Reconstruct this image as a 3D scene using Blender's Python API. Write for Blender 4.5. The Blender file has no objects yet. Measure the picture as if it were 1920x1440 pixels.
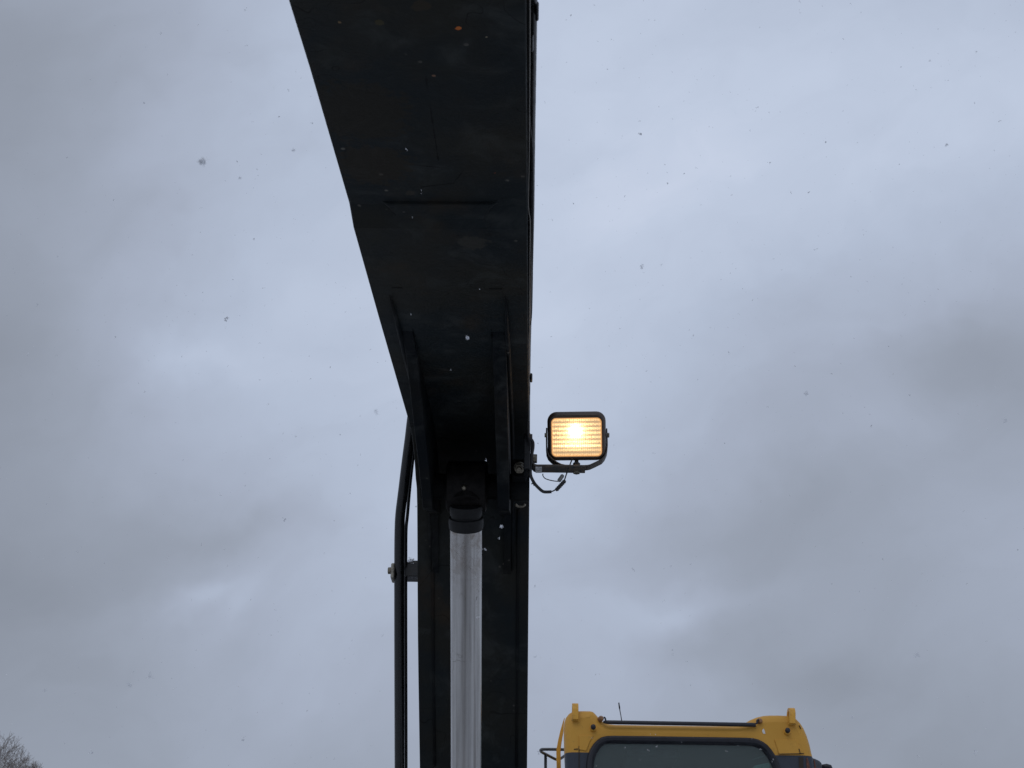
import bpy, bmesh, math, random
import numpy as np
from mathutils import Vector, Matrix, noise as mnoise

random.seed(7)
sc = bpy.context.scene
COL = sc.collection
V = Vector

# ------------------------------------------------------------------ camera
F_PX = 2400.0                       # focal length in pixels of a 1920 wide frame (45 mm on 36 mm)
CAM = V((0, 0, 1.6))
PSI, PIT, RHO = math.radians(1.2), math.radians(27.0), math.radians(1.06)
FWD = V((-math.sin(PSI) * math.cos(PIT), math.cos(PSI) * math.cos(PIT), math.sin(PIT)))
R0 = V((math.cos(PSI), math.sin(PSI), 0))
U0 = R0.cross(FWD)
RGT = R0 * math.cos(RHO) + U0 * math.sin(RHO)
UPV = U0 * math.cos(RHO) - R0 * math.sin(RHO)
cd = bpy.data.cameras.new('camera')
cam = bpy.data.objects.new('camera', cd)
COL.objects.link(cam)
sc.camera = cam
cd.sensor_width = 36.0
cd.lens = 45.0
cd.clip_start = 0.05
cd.clip_end = 3000
m = Matrix((RGT, UPV, -FWD)).transposed().to_4x4()
m.translation = CAM
cam.matrix_world = m
cd.dof.use_dof = True
cd.dof.focus_distance = 3.6
cd.dof.aperture_fstop = 18.0


def ray(px, py):
    return FWD + RGT * ((px - 960) / F_PX) + UPV * ((720 - py) / F_PX)


def at(px, py, Z):
    return CAM + ray(px, py) * Z


def at_y(px, py, y):
    r = ray(px, py)
    return CAM + r * ((y - CAM.y) / r.y)


def at_x(px, py, x):
    r = ray(px, py)
    return CAM + r * ((x - CAM.x) / r.x)


def at_z(px, py, z):
    r = ray(px, py)
    return CAM + r * ((z - CAM.z) / r.z)


# ------------------------------------------------------------------ exposure
sc.view_settings.view_transform = 'Standard'
sc.view_settings.look = 'None'
sc.view_settings.exposure = 0.0
sc.view_settings.gamma = 1.0
sc.view_settings.use_curve_mapping = False
sc.render.engine = 'CYCLES'
try:
    sc.cycles.use_denoising = True
except Exception:
    pass

# ------------------------------------------------------------------ world: overcast cloud layer over a Nishita sky
SUN_EL, SUN_AZ = math.radians(48), math.radians(200)
world = bpy.data.worlds.new('World')
sc.world = world
world.use_nodes = True
wt = world.node_tree
wt.nodes.clear()


def wn(t, **kw):
    n = wt.nodes.new(t)
    for k, v in kw.items():
        setattr(n, k, v)
    return n


def wl(a, b):
    wt.links.new(a, b)


def wmath(op, a, b=None, c=None):
    n = wn('ShaderNodeMath', operation=op)
    for i, v in enumerate((a, b, c)):
        if v is None:
            continue
        if isinstance(v, (int, float)):
            n.inputs[i].default_value = v
        else:
            wl(v, n.inputs[i])
    return n.outputs[0]


def srgb(v):
    v = v / 255.0
    return v / 12.92 if v <= 0.04045 else ((v + 0.055) / 1.055) ** 2.4


xs = [60, 300, 540, 780, 1100, 1350, 1600, 1860]
rows = {40: [160, 175, 187, 196, 204, 201, 199, 197], 280: [161, 172, 187, 196, 203, 199, 197, 195],
        520: [160, 172, 190, 198, 203, 195, 189, 182], 700: [156, 180, 191, 198, 200, 183, 180, 164],
        880: [154, 164, 184, 192, 189, 176, 171, 174], 1060: [154, 160, 176, 186, 183, 165, 166, 172],
        1240: [157, 166, 172, 180, 178, 168, 163, 163], 1400: [151, 158, 164, 169, 172, 165, 156, 156]}
smp = [(x, y, g) for y, r in rows.items() for x, g in zip(xs, r)]
smp += [(430, 1110, 181), (400, 1130, 181), (360, 660, 188), (1820, 640, 163), (1880, 560, 168), (1300, 980, 163),
        (1450, 930, 163), (1750, 1000, 167), (400, 960, 165), (1180, 1110, 180), (1240, 1060, 174), (1880, 360, 204), (1900, 300, 200), (1880, 960, 179), (60, 1260, 162), (500, 40, 187)]
BASE = srgb(174)
cen = [(x, y) for x in (-100, 260, 620, 980, 1340, 1700, 2060) for y in (-80, 220, 520, 820, 1120, 1420)]
KW = 1.0 / (math.radians(6.6) ** 2)
cdir = [ray(*c).normalized() for c in cen]
A = np.array([[math.exp(-KW * (1 - ray(x, y).normalized().dot(d))) for d in cdir] for x, y, g in smp])
B = np.array([srgb(g) - BASE for x, y, g in smp])
wts = np.linalg.solve(A.T @ A + 0.03 * np.eye(len(cen)), A.T @ B)

tc = wn('ShaderNodeTexCoord')
nz = wn('ShaderNodeTexNoise')
nz.inputs['Scale'].default_value = 4.2
nz.inputs['Detail'].default_value = 5
nz.inputs['Roughness'].default_value = 0.56
wl(tc.outputs['Generated'], nz.inputs['Vector'])
sub = wn('ShaderNodeVectorMath', operation='SUBTRACT')
wl(nz.outputs['Color'], sub.inputs[0])
sub.inputs[1].default_value = (0.5, 0.5, 0.5)
scl = wn('ShaderNodeVectorMath', operation='SCALE')
wl(sub.outputs[0], scl.inputs[0])
scl.inputs['Scale'].default_value = 0.16
add = wn('ShaderNodeVectorMath', operation='ADD')
wl(tc.outputs['Generated'], add.inputs[0])
wl(scl.outputs[0], add.inputs[1])
nrm = wn('ShaderNodeVectorMath', operation='NORMALIZE')
wl(add.outputs[0], nrm.inputs[0])
acc = BASE
for d, w in zip(cdir, wts):
    dp = wn('ShaderNodeVectorMath', operation='DOT_PRODUCT')
    wl(nrm.outputs[0], dp.inputs[0])
    dp.inputs[1].default_value = d
    e = wmath('EXPONENT', wmath('MULTIPLY_ADD', dp.outputs['Value'], KW, -KW))
    acc = wmath('MULTIPLY_ADD', e, float(w), acc)
# single cloud banks: (where it lies, how far it spreads, tilt, how much paler or darker than its surroundings)
fw_ = wn('ShaderNodeVectorMath', operation='DOT_PRODUCT')
wl(nrm.outputs[0], fw_.inputs[0])
fw_.inputs[1].default_value = FWD
rt_ = wn('ShaderNodeVectorMath', operation='DOT_PRODUCT')
wl(nrm.outputs[0], rt_.inputs[0])
rt_.inputs[1].default_value = RGT
uq_ = wn('ShaderNodeVectorMath', operation='DOT_PRODUCT')
wl(nrm.outputs[0], uq_.inputs[0])
uq_.inputs[1].default_value = UPV
fwd_c = wmath('MAXIMUM', fw_.outputs['Value'], 0.25)
ca = wmath('DIVIDE', rt_.outputs['Value'], fwd_c)
cb_ = wmath('DIVIDE', uq_.outputs['Value'], fwd_c)
for (bx, by, sxx, syy, ang, amp) in ((1860, 620, 140, 110, 35, -0.060), (1790, 700, 100, 70, 20, -0.03), (1400, 980, 250, 70, 8, -0.030), (1560, 930, 150, 45, 20, -0.015),
                                     (1250, 1120, 110, 38, 25, 0.055), (400, 1115, 70, 22, 14, 0.085), (470, 1140, 60, 20, 30, 0.05), (180, 1050, 220, 80, 8, -0.035), (330, 960, 150, 50, -10, -0.025),
                                     (400, 680, 90, 32, -12, 0.06), (480, 1010, 110, 32, 4, -0.045), (330, 430, 170, 60, 15, -0.03), (1250, 700, 130, 90, 30, 0.035), (1650, 800, 160, 40, 25, 0.025),
                                     (1500, 1230, 260, 45, -5, -0.03), (1150, 950, 70, 60, 10, 0.03), (1350, 1100, 140, 24, 12, 0.03), (650, 1180, 120, 60, 20, 0.03), (560, 620, 90, 40, 30, 0.02),
                                     (1180, 330, 120, 60, 35, 0.03), (1480, 560, 160, 50, 25, -0.03), (100, 600, 130, 120, 0, -0.005)):
    a0, b0 = (bx - 960) / F_PX, (720 - by) / F_PX
    c_, s_ = math.cos(math.radians(ang)), math.sin(math.radians(ang))
    da, db = wmath('SUBTRACT', ca, a0), wmath('SUBTRACT', cb_, b0)
    e1 = wmath('MULTIPLY', wmath('ADD', wmath('MULTIPLY', da, c_), wmath('MULTIPLY', db, s_)), F_PX / sxx)
    e2 = wmath('MULTIPLY', wmath('ADD', wmath('MULTIPLY', da, -s_), wmath('MULTIPLY', db, c_)), F_PX / syy)
    g_ = wmath('EXPONENT', wmath('MULTIPLY', wmath('ADD', wmath('MULTIPLY', e1, e1), wmath('MULTIPLY', e2, e2)), -0.7))
    acc = wmath('MULTIPLY_ADD', g_, amp, acc)
# soft mottling over the whole sky, drawn out along the wind
wind = (RGT * math.cos(math.radians(24)) + UPV * math.sin(math.radians(24))).normalized()
wnd2 = FWD.cross(wind).normalized()
cmb = wn('ShaderNodeCombineXYZ')
for i_, (ax_, k_) in enumerate(((wind, 1.0), (wnd2, 1.6), (FWD, 1.3))):
    dq = wn('ShaderNodeVectorMath', operation='DOT_PRODUCT')
    wl(nrm.outputs[0], dq.inputs[0])
    dq.inputs[1].default_value = ax_
    wl(wmath('MULTIPLY', dq.outputs['Value'], k_), cmb.inputs[i_])
n2 = wn('ShaderNodeTexNoise')
n2.inputs['Scale'].default_value = 4.5
n2.inputs['Detail'].default_value = 6
n2.inputs['Roughness'].default_value = 0.48
n2.inputs['Distortion'].default_value = 0.4
wl(cmb.outputs[0], n2.inputs['Vector'])
n3 = wn('ShaderNodeTexNoise')
n3.inputs['Scale'].default_value = 13
n3.inputs['Detail'].default_value = 5
n3.inputs['Roughness'].default_value = 0.5
n3.inputs['Distortion'].default_value = 0.6
wl(cmb.outputs[0], n3.inputs['Vector'])
acc = wmath('MULTIPLY', acc, wmath('MULTIPLY_ADD', n2.outputs['Fac'], 0.30, 0.85))
acc = wmath('MULTIPLY', acc, wmath('MULTIPLY_ADD', n3.outputs['Fac'], 0.13, 0.925))
# luminance -> cloud colour: darker cloud is more neutral, brighter is bluer
ramp = wn('ShaderNodeValToRGB')
er = ramp.color_ramp.elements


def rgb(r, g, b):
    return (srgb(r), srgb(g), srgb(b), 1)


er[0].position, er[0].color = 0.0, (0, 0, 0, 1)
er[1].position, er[1].color = 1.0, (0.98, 1.0, 1.15, 1)
for g, c in ((115, (108, 115, 127)), (132, (126, 133, 145)), (148, (142, 149, 162)), (160, (153, 161, 176)), (175, (166, 175, 193)), (190, (180, 191, 211)), (205, (194, 205, 225))):
    el = er.new(srgb(g))
    el.color = rgb(*c)
wl(acc, ramp.inputs['Fac'])
sky = wn('ShaderNodeTexSky', sky_type='NISHITA')
sky.sun_disc = False
sky.sun_elevation = SUN_EL
sky.sun_rotation = SUN_AZ
up = wn('ShaderNodeVectorMath', operation='SCALE')
wl(ramp.outputs['Color'], up.inputs[0])
up.inputs['Scale'].default_value = 10.0
mx = wn('ShaderNodeMix', data_type='RGBA')
mx.inputs[0].default_value = 0.03
wl(up.outputs[0], mx.inputs[6])
wl(sky.outputs[0], mx.inputs[7])
bg = wn('ShaderNodeBackground')
bg.inputs['Strength'].default_value = 0.1
wl(mx.outputs[2], bg.inputs['Color'])
wo = wn('ShaderNodeOutputWorld')
wl(bg.outputs[0], wo.inputs['Surface'])

sl = bpy.data.lights.new('sun', 'SUN')
sl.energy = 0.5
sl.angle = math.radians(40)
sl.color = (1.0, 0.97, 0.93)
so = bpy.data.objects.new('sun', sl)
COL.objects.link(so)
sd = V((math.sin(SUN_AZ) * math.cos(SUN_EL), math.cos(SUN_AZ) * math.cos(SUN_EL), math.sin(SUN_EL)))
so.rotation_euler = sd.to_track_quat('Z', 'Y').to_euler()
so.location = (0, 0, 30)

# ------------------------------------------------------------------ helpers
WLOC = {}


def tag(o, label=None, cat=None, group=None, kind=None):
    for k, v in (('label', label), ('category', cat), ('group', group), ('kind', kind)):
        if v:
            o[k] = v
    return o


def empty(name, loc):
    o = bpy.data.objects.new(name, None)
    COL.objects.link(o)
    o.location = loc
    o.empty_display_size = 0.2
    WLOC[o.name] = V(loc)
    return o


def build(name, vs, fs, mat, parent=None, smooth=False, mats=None, mi=None, angle=None):
    """vs in world coordinates; the object's origin is put at the middle of its mesh"""
    vs = [V(v) for v in vs]
    lo = V((min(v.x for v in vs), min(v.y for v in vs), min(v.z for v in vs)))
    hi = V((max(v.x for v in vs), max(v.y for v in vs), max(v.z for v in vs)))
    c = (lo + hi) / 2
    me = bpy.data.meshes.new(name)
    me.from_pydata([v - c for v in vs], [], fs)
    bm = bmesh.new()
    bm.from_mesh(me)
    bmesh.ops.recalc_face_normals(bm, faces=bm.faces)
    bm.to_mesh(me)
    bm.free()
    me.materials.append(mat)
    if smooth:
        me.polygons.foreach_set('use_smooth', [True] * len(me.polygons))
        if angle:
            try:
                me.set_sharp_from_angle(angle=math.radians(angle))
            except Exception:
                pass
    o = bpy.data.objects.new(name, me)
    COL.objects.link(o)
    WLOC[o.name] = c
    if parent:
        o.parent = parent
        o.location = c - WLOC[parent.name]
    else:
        o.location = c
    return o


class MB:
    def __init__(s):
        s.v, s.f = [], []

    def raw(s, vs, fs):
        b = len(s.v)
        s.v += [V(v) for v in vs]
        s.f += [tuple(i + b for i in f) for f in fs]
        return s

    def prism(s, a, b):
        """side walls and caps between two matching rings"""
        n = len(a)
        fs = [(i, (i + 1) % n, n + (i + 1) % n, n + i) for i in range(n)]
        fs += [tuple(range(n))[::-1], tuple(range(n, 2 * n))]
        return s.raw(list(a) + list(b), fs)

    def loft(s, rings, cap=True):
        n = len(rings[0])
        vs = [p for r in rings for p in r]
        fs = []
        for k in range(len(rings) - 1):
            for i in range(n):
                j = (i + 1) % n
                fs.append((k * n + i, k * n + j, (k + 1) * n + j, (k + 1) * n + i))
        if cap:
            fs.append(tuple(range(n))[::-1])
            fs.append(tuple((len(rings) - 1) * n + i for i in range(n)))
        return s.raw(vs, fs)

    def box(s, lo, hi, M=None, bev=0.0):
        x0, y0, z0 = lo
        x1, y1, z1 = hi
        if bev:
            rings = []
            for y, ins in ((y0, bev), (y0 + bev, 0), (y1 - bev, 0), (y1, bev)):
                b2 = bev
                r = []
                for (cx, cz, sx, sz) in ((x0, z0, 1, 1), (x1, z0, -1, 1), (x1, z1, -1, -1), (x0, z1, 1, -1)):
                    p1 = (cx + sx * (b2 + ins * .4), y, cz + sz * ins)
                    p2 = (cx + sx * ins, y, cz + sz * (b2 + ins * .4))
                    r += [p2, p1] if (sx * sz > 0) else [p1, p2]
                rings.append(r)
            rings = [[V(p) for p in r] for r in rings]
            if M:
                rings = [[M @ p for p in r] for r in rings]
            return s.loft(rings)
        a = [V((x0, y0, z0)), V((x1, y0, z0)), V((x1, y0, z1)), V((x0, y0, z1))]
        b = [V((x0, y1, z0)), V((x1, y1, z0)), V((x1, y1, z1)), V((x0, y1, z1))]
        if M:
            a = [M @ p for p in a]
            b = [M @ p for p in b]
        return s.prism(a, b)

    def tube(s, pts, r, n=10, cap=True):
        pts = [V(p) for p in pts]
        rr = r if isinstance(r, (list, tuple)) else [r] * len(pts)
        rings = []
        ref = None
        for i, p in enumerate(pts):
            t = (pts[min(i + 1, len(pts) - 1)] - pts[max(i - 1, 0)]).normalized()
            if ref is None:
                ref = t.orthogonal().normalized()
            else:
                ref = (ref - t * ref.dot(t))
                ref = ref.normalized() if ref.length > 1e-6 else t.orthogonal().normalized()
            b = t.cross(ref)
            rings.append([p + (ref * math.cos(2 * math.pi * k / n) + b * math.sin(2 * math.pi * k / n)) * rr[i] for k in range(n)])
        return s.loft(rings, cap)

    def build(s, name, mat, parent=None, smooth=False, angle=None):
        return build(name, s.v, s.f, mat, parent, smooth, angle=angle)


def smooth_path(pts, sub=6):
    pts = [V(p) for p in pts]
    out = []
    for i in range(len(pts) - 1):
        p0, p1, p2, p3 = pts[max(i - 1, 0)], pts[i], pts[i + 1], pts[min(i + 2, len(pts) - 1)]
        for k in range(sub):
            t = k / sub
            out.append(0.5 * ((2 * p1) + (p2 - p0) * t + (2 * p0 - 5 * p1 + 4 * p2 - p3) * t * t + (3 * p1 - p0 - 3 * p2 + p3) * t ** 3))
    out.append(pts[-1])
    return out


def bevel(o, w, seg=2, ang=35):
    md = o.modifiers.new('bevel', 'BEVEL')
    md.width = w
    md.segments = seg
    md.limit_method = 'ANGLE'
    md.angle_limit = math.radians(ang)
    md.harden_normals = False
    return o


# ------------------------------------------------------------------ materials
class NT:
    def __init__(s, name):
        s.m = bpy.data.materials.new(name)
        s.m.use_nodes = True
        s.t = s.m.node_tree
        s.b = s.t.nodes['Principled BSDF']
        g = s.n('ShaderNodeNewGeometry')
        s.pos = g.outputs['Position']
        s.geo = g

    def n(s, t, **kw):
        x = s.t.nodes.new(t)
        for k, v in kw.items():
            setattr(x, k, v)
        return x

    def l(s, a, b):
        s.t.links.new(a, b)

    def set(s, sock, v):
        if isinstance(v, (int, float, tuple, list)):
            sock.default_value = v
        else:
            s.l(v, sock)

    def math(s, op, a, b=None, c=None, clamp=False):
        x = s.n('ShaderNodeMath', operation=op)
        x.use_clamp = clamp
        for i, v in enumerate((a, b, c)):
            if v is not None:
                s.set(x.inputs[i], v)
        return x.outputs[0]

    def noise(s, scale, detail=4, rough=0.55, stretch=None, dist=0.0, off=None):
        vec = s.pos
        if stretch or off:
            mpn = s.n('ShaderNodeMapping')
            mpn.inputs['Scale'].default_value = stretch or (1, 1, 1)
            mpn.inputs['Location'].default_value = off or (0, 0, 0)
            s.l(s.pos, mpn.inputs['Vector'])
            vec = mpn.outputs[0]
        x = s.n('ShaderNodeTexNoise')
        x.inputs['Scale'].default_value = scale
        x.inputs['Detail'].default_value = detail
        x.inputs['Roughness'].default_value = rough
        x.inputs['Distortion'].default_value = dist
        s.l(vec, x.inputs['Vector'])
        return x.outputs['Fac']

    def mr(s, v, a, b, c=0.0, d=1.0):
        x = s.n('ShaderNodeMapRange')
        x.interpolation_type = 'SMOOTHSTEP'
        s.set(x.inputs[0], v)
        for i, q in enumerate((a, b, c, d)):
            x.inputs[i + 1].default_value = q
        return x.outputs[0]

    def mix(s, f, a, b):
        x = s.n('ShaderNodeMix', data_type='RGBA')
        s.set(x.inputs[0], f)
        s.set(x.inputs[6], a if not isinstance(a, tuple) else (*a[:3], 1))
        s.set(x.inputs[7], b if not isinstance(b, tuple) else (*b[:3], 1))
        return x.outputs[2]

    def bump(s, h, strength=0.3, dist=0.002):
        x = s.n('ShaderNodeBump')
        x.inputs['Strength'].default_value = strength
        x.inputs['Distance'].default_value = dist
        s.l(h, x.inputs['Height'])
        s.l(x.outputs[0], s.b.inputs['Normal'])

    def spot(s, p, r, warp):
        """soft-edged round mark of radius r at point p, ragged by the warp noise"""
        x = s.n('ShaderNodeVectorMath', operation='DISTANCE')
        s.l(s.pos, x.inputs[0])
        x.inputs[1].default_value = p
        d = s.math('ADD', x.outputs['Value'], s.math('MULTIPLY', s.math('SUBTRACT', warp, 0.5), r * 1.6))
        return s.mr(d, r * 0.75, r * 1.1, 1.0, 0.0)


def simple(name, col, rough=0.5, metal=0.0, var=0.25, nscale=30, bump=0.15, spec=None):
    t = NT(name)
    nf = t.noise(nscale, 5)
    c2 = tuple(c * (1 - var) for c in col)
    c1 = tuple(min(1, c * (1 + var)) for c in col)
    t.set(t.b.inputs['Base Color'], t.mix(t.mr(nf, 0.3, 0.7), c2, c1))
    t.set(t.b.inputs['Roughness'], t.mr(nf, 0.25, 0.75, max(0.02, rough - 0.12), min(1, rough + 0.12)))
    t.b.inputs['Metallic'].default_value = metal
    if spec is not None:
        t.b.inputs['Specular IOR Level'].default_value = spec
    if bump:
        t.bump(t.noise(nscale * 4, 3), bump, 0.001)
    return t.m


def make_boom_paint(name, spots=(), strokes=()):
    t = NT(name)
    big = t.noise(3.2, 6, 0.6)
    mid = t.noise(11, 6, 0.65, dist=0.5, off=(3, 1, 7))
    fine = t.noise(140, 3, 0.6)
    c = t.mix(t.mr(big, 0.36, 0.64), (0.0105, 0.0145, 0.0165) if spots else (0.007, 0.009, 0.011), (0.0185, 0.0185, 0.0155) if spots else (0.012, 0.012, 0.011))  # version without spots is darker: bracket cavity shade put into its colour
    c = t.mix(t.mr(mid, 0.48, 0.74, 0, 0.50), c, (0.046, 0.050, 0.048))
    c = t.mix(t.mr(t.noise(6, 5, 0.6, off=(9, 4, 2)), 0.55, 0.78, 0, 0.40), c, (0.050, 0.032, 0.017))
    # hairline cracks and scratches: contour lines of a slow noise
    for sc_, off, wd in ((2.1, (0, 0, 0), 0.0016), (3.4, (5, 2, 8), 0.0016), (5.5, (1, 7, 3), 0.002)):
        q = t.noise(sc_, 3, 0.45, off=off)
        ln = t.math('ABSOLUTE', t.math('SUBTRACT', q, 0.5))
        msk = t.math('MULTIPLY', t.mr(ln, 0.0, wd, 1, 0), t.mr(t.noise(4.0, 1, off=off), 0.5, 0.58))
        c = t.mix(t.math('MULTIPLY', msk, 0.8), c, (0.003, 0.003, 0.003))
    # pale mud specks
    vo = t.n('ShaderNodeTexVoronoi')
    vo.inputs['Scale'].default_value = 26
    vo.inputs['Randomness'].default_value = 1
    t.l(t.pos, vo.inputs['Vector'])
    sp = t.math('MULTIPLY', t.mr(vo.outputs['Distance'], 0.06, 0.13, 1, 0), t.mr(t.noise(9, 2), 0.55, 0.65))
    c = t.mix(t.math('MULTIPLY', sp, 0.7), c, (0.15, 0.14, 0.12))
    for a_, b_ in strokes:
        ab = b_ - a_
        v1 = t.n('ShaderNodeVectorMath', operation='SUBTRACT')
        t.l(t.pos, v1.inputs[0])
        v1.inputs[1].default_value = a_
        d1_ = t.n('ShaderNodeVectorMath', operation='DOT_PRODUCT')
        t.l(v1.outputs[0], d1_.inputs[0])
        d1_.inputs[1].default_value = ab / ab.length_squared
        tt_ = t.math('MULTIPLY', d1_.outputs['Value'], 1.0, clamp=True)
        v2 = t.n('ShaderNodeVectorMath', operation='SCALE')
        v2.inputs[0].default_value = ab
        t.l(tt_, v2.inputs['Scale'])
        v3 = t.n('ShaderNodeVectorMath', operation='DISTANCE')
        t.l(v1.outputs[0], v3.inputs[0])
        t.l(v2.outputs[0], v3.inputs[1])
        wv_ = t.math('ADD', v3.outputs['Value'], t.math('MULTIPLY', t.math('SUBTRACT', t.noise(14, 3), 0.5), 0.010))
        c = t.mix(t.mr(t.math('ABSOLUTE', wv_), 0.0006, 0.0022, 0.85, 0.0), c, (0.002, 0.002, 0.002))
    warp = t.noise(60, 4, 0.7)
    for p, r, col, k in spots:
        c = t.mix(t.math('MULTIPLY', t.spot(p, r, warp), k), c, col)
    t.set(t.b.inputs['Base Color'], c)
    t.set(t.b.inputs['Roughness'], t.mr(mid, 0.35, 0.7, 0.5, 0.72))
    t.b.inputs['Specular IOR Level'].default_value = 0.09 if spots else 0.045
    t.bump(t.math('ADD', t.math('MULTIPLY', mid, 2.0), t.math('MULTIPLY', fine, 0.25)), 0.35, 0.0025)
    return t.m


# ------------------------------------------------------------------ ground
def make_ground():
    t = NT('snowy_gravel')
    a = t.noise(0.35, 6, 0.6)
    b = t.noise(9, 6, 0.7)
    c = t.mix(t.mr(b, 0.3, 0.7), (0.16, 0.15, 0.14), (0.34, 0.32, 0.30))
    snow = t.mr(t.math('ADD', a, t.math('MULTIPLY', b, 0.35)), 0.52, 0.74)
    t.set(t.b.inputs['Base Color'], t.mix(snow, c, (0.78, 0.80, 0.83)))
    t.b.inputs['Roughness'].default_value = 0.85
    t.bump(b, 0.6, 0.05)
    n, R = 40, 900.0
    vs, fs = [], []
    g = sorted(set([-R, -400, -150] + [(-60 + i * 4) for i in range(31)] + [150, 400, R]))
    for y in g:
        for x in g:
            vs.append((x, y + 0.0, 0.0))
    k = len(g)
    for j in range(k - 1):
        for i in range(k - 1):
            fs.append((j * k + i, j * k + i + 1, (j + 1) * k + i + 1, (j + 1) * k + i))
    o = build('ground', vs, fs, t.m)
    tag(o, 'gravel yard dusted with fresh snow', None, None, 'structure')


make_ground()

# ------------------------------------------------------------------ excavator
ex = empty('excavator', (0.0, 6.2, 0.0))
tag(ex, 'yellow excavator with dark raised boom, lit work lamp and glazed cab', 'excavator')

# underside profile of the boom: picture row -> depth, read from how wide its constant 0.32 m shows
PR = [(0, 1.714), (130, 1.88), (385, 2.29), (430, 2.345), (600, 2.738), (790, 3.39), (850, 3.547), (900, 3.614), (950, 3.666), (1200, 3.728), (1440, 3.83)]
RX = [(0, 993), (130, 992), (385, 990.5), (430, 990.5), (600, 990), (790, 989.5), (850, 989.5), (900, 989.5), (950, 989), (1200, 989), (1440, 989)]
pp = [at(x, y, Z) for (y, Z), (_, x) in zip(PR, RX)]
XR = sum(p.x for p in pp) / len(pp)
XL = XR - 0.32
XM = (XR + XL) / 2
prof = [(p.y, p.z) for p in pp]
# carry the line on: past the camera to the boom nose, and down to the boom foot
d0 = V((prof[0][0] - prof[1][0], prof[0][1] - prof[1][1])).normalized()
d1 = V((prof[-1][0] - prof[-2][0], prof[-1][1] - prof[-2][1])).normalized()
nose = [(prof[0][0] + d0.x * s, prof[0][1] + d0.y * s) for s in (2.3, 1.2)]
foot = [(prof[-1][0] + d1.x * s, prof[-1][1] + d1.y * s) for s in (0.6, 1.15)]
UND = [V((a, b)) for a, b in nose + prof + foot]
ROW0 = 2                                                   # index of picture row 0


def und(py):
    """point of the underside (y,z), its unit normal pointing down and away, at a picture row"""
    for i in range(len(PR) - 1):
        if py <= PR[i + 1][0] or i == len(PR) - 2:
            t = (py - PR[i][0]) / (PR[i + 1][0] - PR[i][0])
            a, b = V(prof[i]), V(prof[i + 1])
            p = a.lerp(b, t)
            d = (b - a).normalized()
            n = V((-d.y, d.x))
            if n.y > 0:
                n = -n
            return p, n
    raise ValueError


def normals(line):
    out = []
    for i in range(len(line)):
        d = (line[min(i + 1, len(line) - 1)] - line[max(i - 1, 0)]).normalized()
        n = V((d.y, -d.x))
        if n.y < 0:
            n = -n
        out.append(n)                                      # pointing up, into the boom
    return out


UN = normals(UND)
H = [0.26, 0.33, 0.36, 0.38, 0.42, 0.43, 0.46, 0.50, 0.50, 0.49, 0.48, 0.42, 0.38, 0.32, 0.26]
TOP = [p + n * h for p, n, h in zip(UND, UN, H)]

rusts = [(at(860, 55, 1.78), 0.0052, (0.42, 0.12, 0.03), 0.95), (at(928, 320, 2.18), 0.0042, (0.26, 0.07, 0.03), 0.9),
         (at(925, 188, 1.97), 0.0032, (0.26, 0.08, 0.04), 0.9), (at(813, 141, 1.90), 0.0032, (0.16, 0.09, 0.06), 0.9),
         (at(912, 72, 1.80), 0.0028, (0.16, 0.14, 0.10), 0.9), (at(637, 44, 1.77), 0.0038, (0.16, 0.11, 0.06), 0.8),
         (at(712, 45, 1.77), 0.0075, (0.06, 0.05, 0.025), 0.6), (at(790, 12, 1.73), 0.014, (0.04, 0.03, 0.018), 0.5),
         (at(876, 633, 2.85), 0.0045, (0.10, 0.10, 0.09), 0.8), (at(770, 370, 2.25), 0.012, (0.04, 0.035, 0.028), 0.7),
         (at(888, 452, 2.40), 0.030, (0.040, 0.038, 0.032), 0.7), (at(700, 310, 2.16), 0.07, (0.026, 0.020, 0.012), 0.6),
         (at(670, 210, 2.00), 0.09, (0.022, 0.018, 0.012), 0.6)]
strokes_ = [(at(*a_), at(*b_)) for a_, b_ in (((765, 308, 2.155), (870, 318, 2.17)), ((870, 318, 2.17), (850, 345, 2.215)), ((850, 345, 2.215), (790, 352, 2.23)),
                                              ((785, 20, 1.738), (800, 160, 1.92)), ((800, 160, 1.92), (822, 300, 2.14)), ((850, 445, 2.375), (905, 437, 2.36)), ((905, 437, 2.36), (903, 470, 2.435)))]
M_boom = make_boom_paint('dirty_black_boom_paint', rusts, strokes_)
M_dark = make_boom_paint('black_boom_paint')

M_black = simple('black_coated_steel', (0.006, 0.007, 0.008), 0.32, 0, 0.3, 40, 0.1)
M_hose = simple('black_rubber', (0.018, 0.018, 0.019), 0.6, 0, 0.25, 60, 0.2)
M_pin = simple('shaded_pin_steel', (0.006, 0.006, 0.006), 0.7, 0, 0.5, 40, 0.5, 0.1)  # cavity shade put into the pin's colour
M_bolt = simple('zinc_plated_steel', (0.20, 0.18, 0.14), 0.42, 0.7, 0.35, 90, 0.25)
M_wire = simple('grey_wire', (0.20, 0.19, 0.17), 0.5, 0, 0.2, 60, 0)

boom = empty('boom', (XM, und(790)[0].x, und(790)[0].y))
boom.parent = ex
boom.location = WLOC['boom'] - WLOC['excavator']


def strip(line, nr, x0, x1, t0, t1):
    """plate following a (y,z) line from x0 to x1, its thickness t0..t1 along the normals"""
    mb = MB()
    rings = []
    for p, n in zip(line, nr):
        a, b = p + n * t0, p + n * t1
        rings.append([V((x0, a.x, a.y)), V((x1, a.x, a.y)), V((x1, b.x, b.y)), V((x0, b.x, b.y))])
    return mb.loft(rings)


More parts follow.
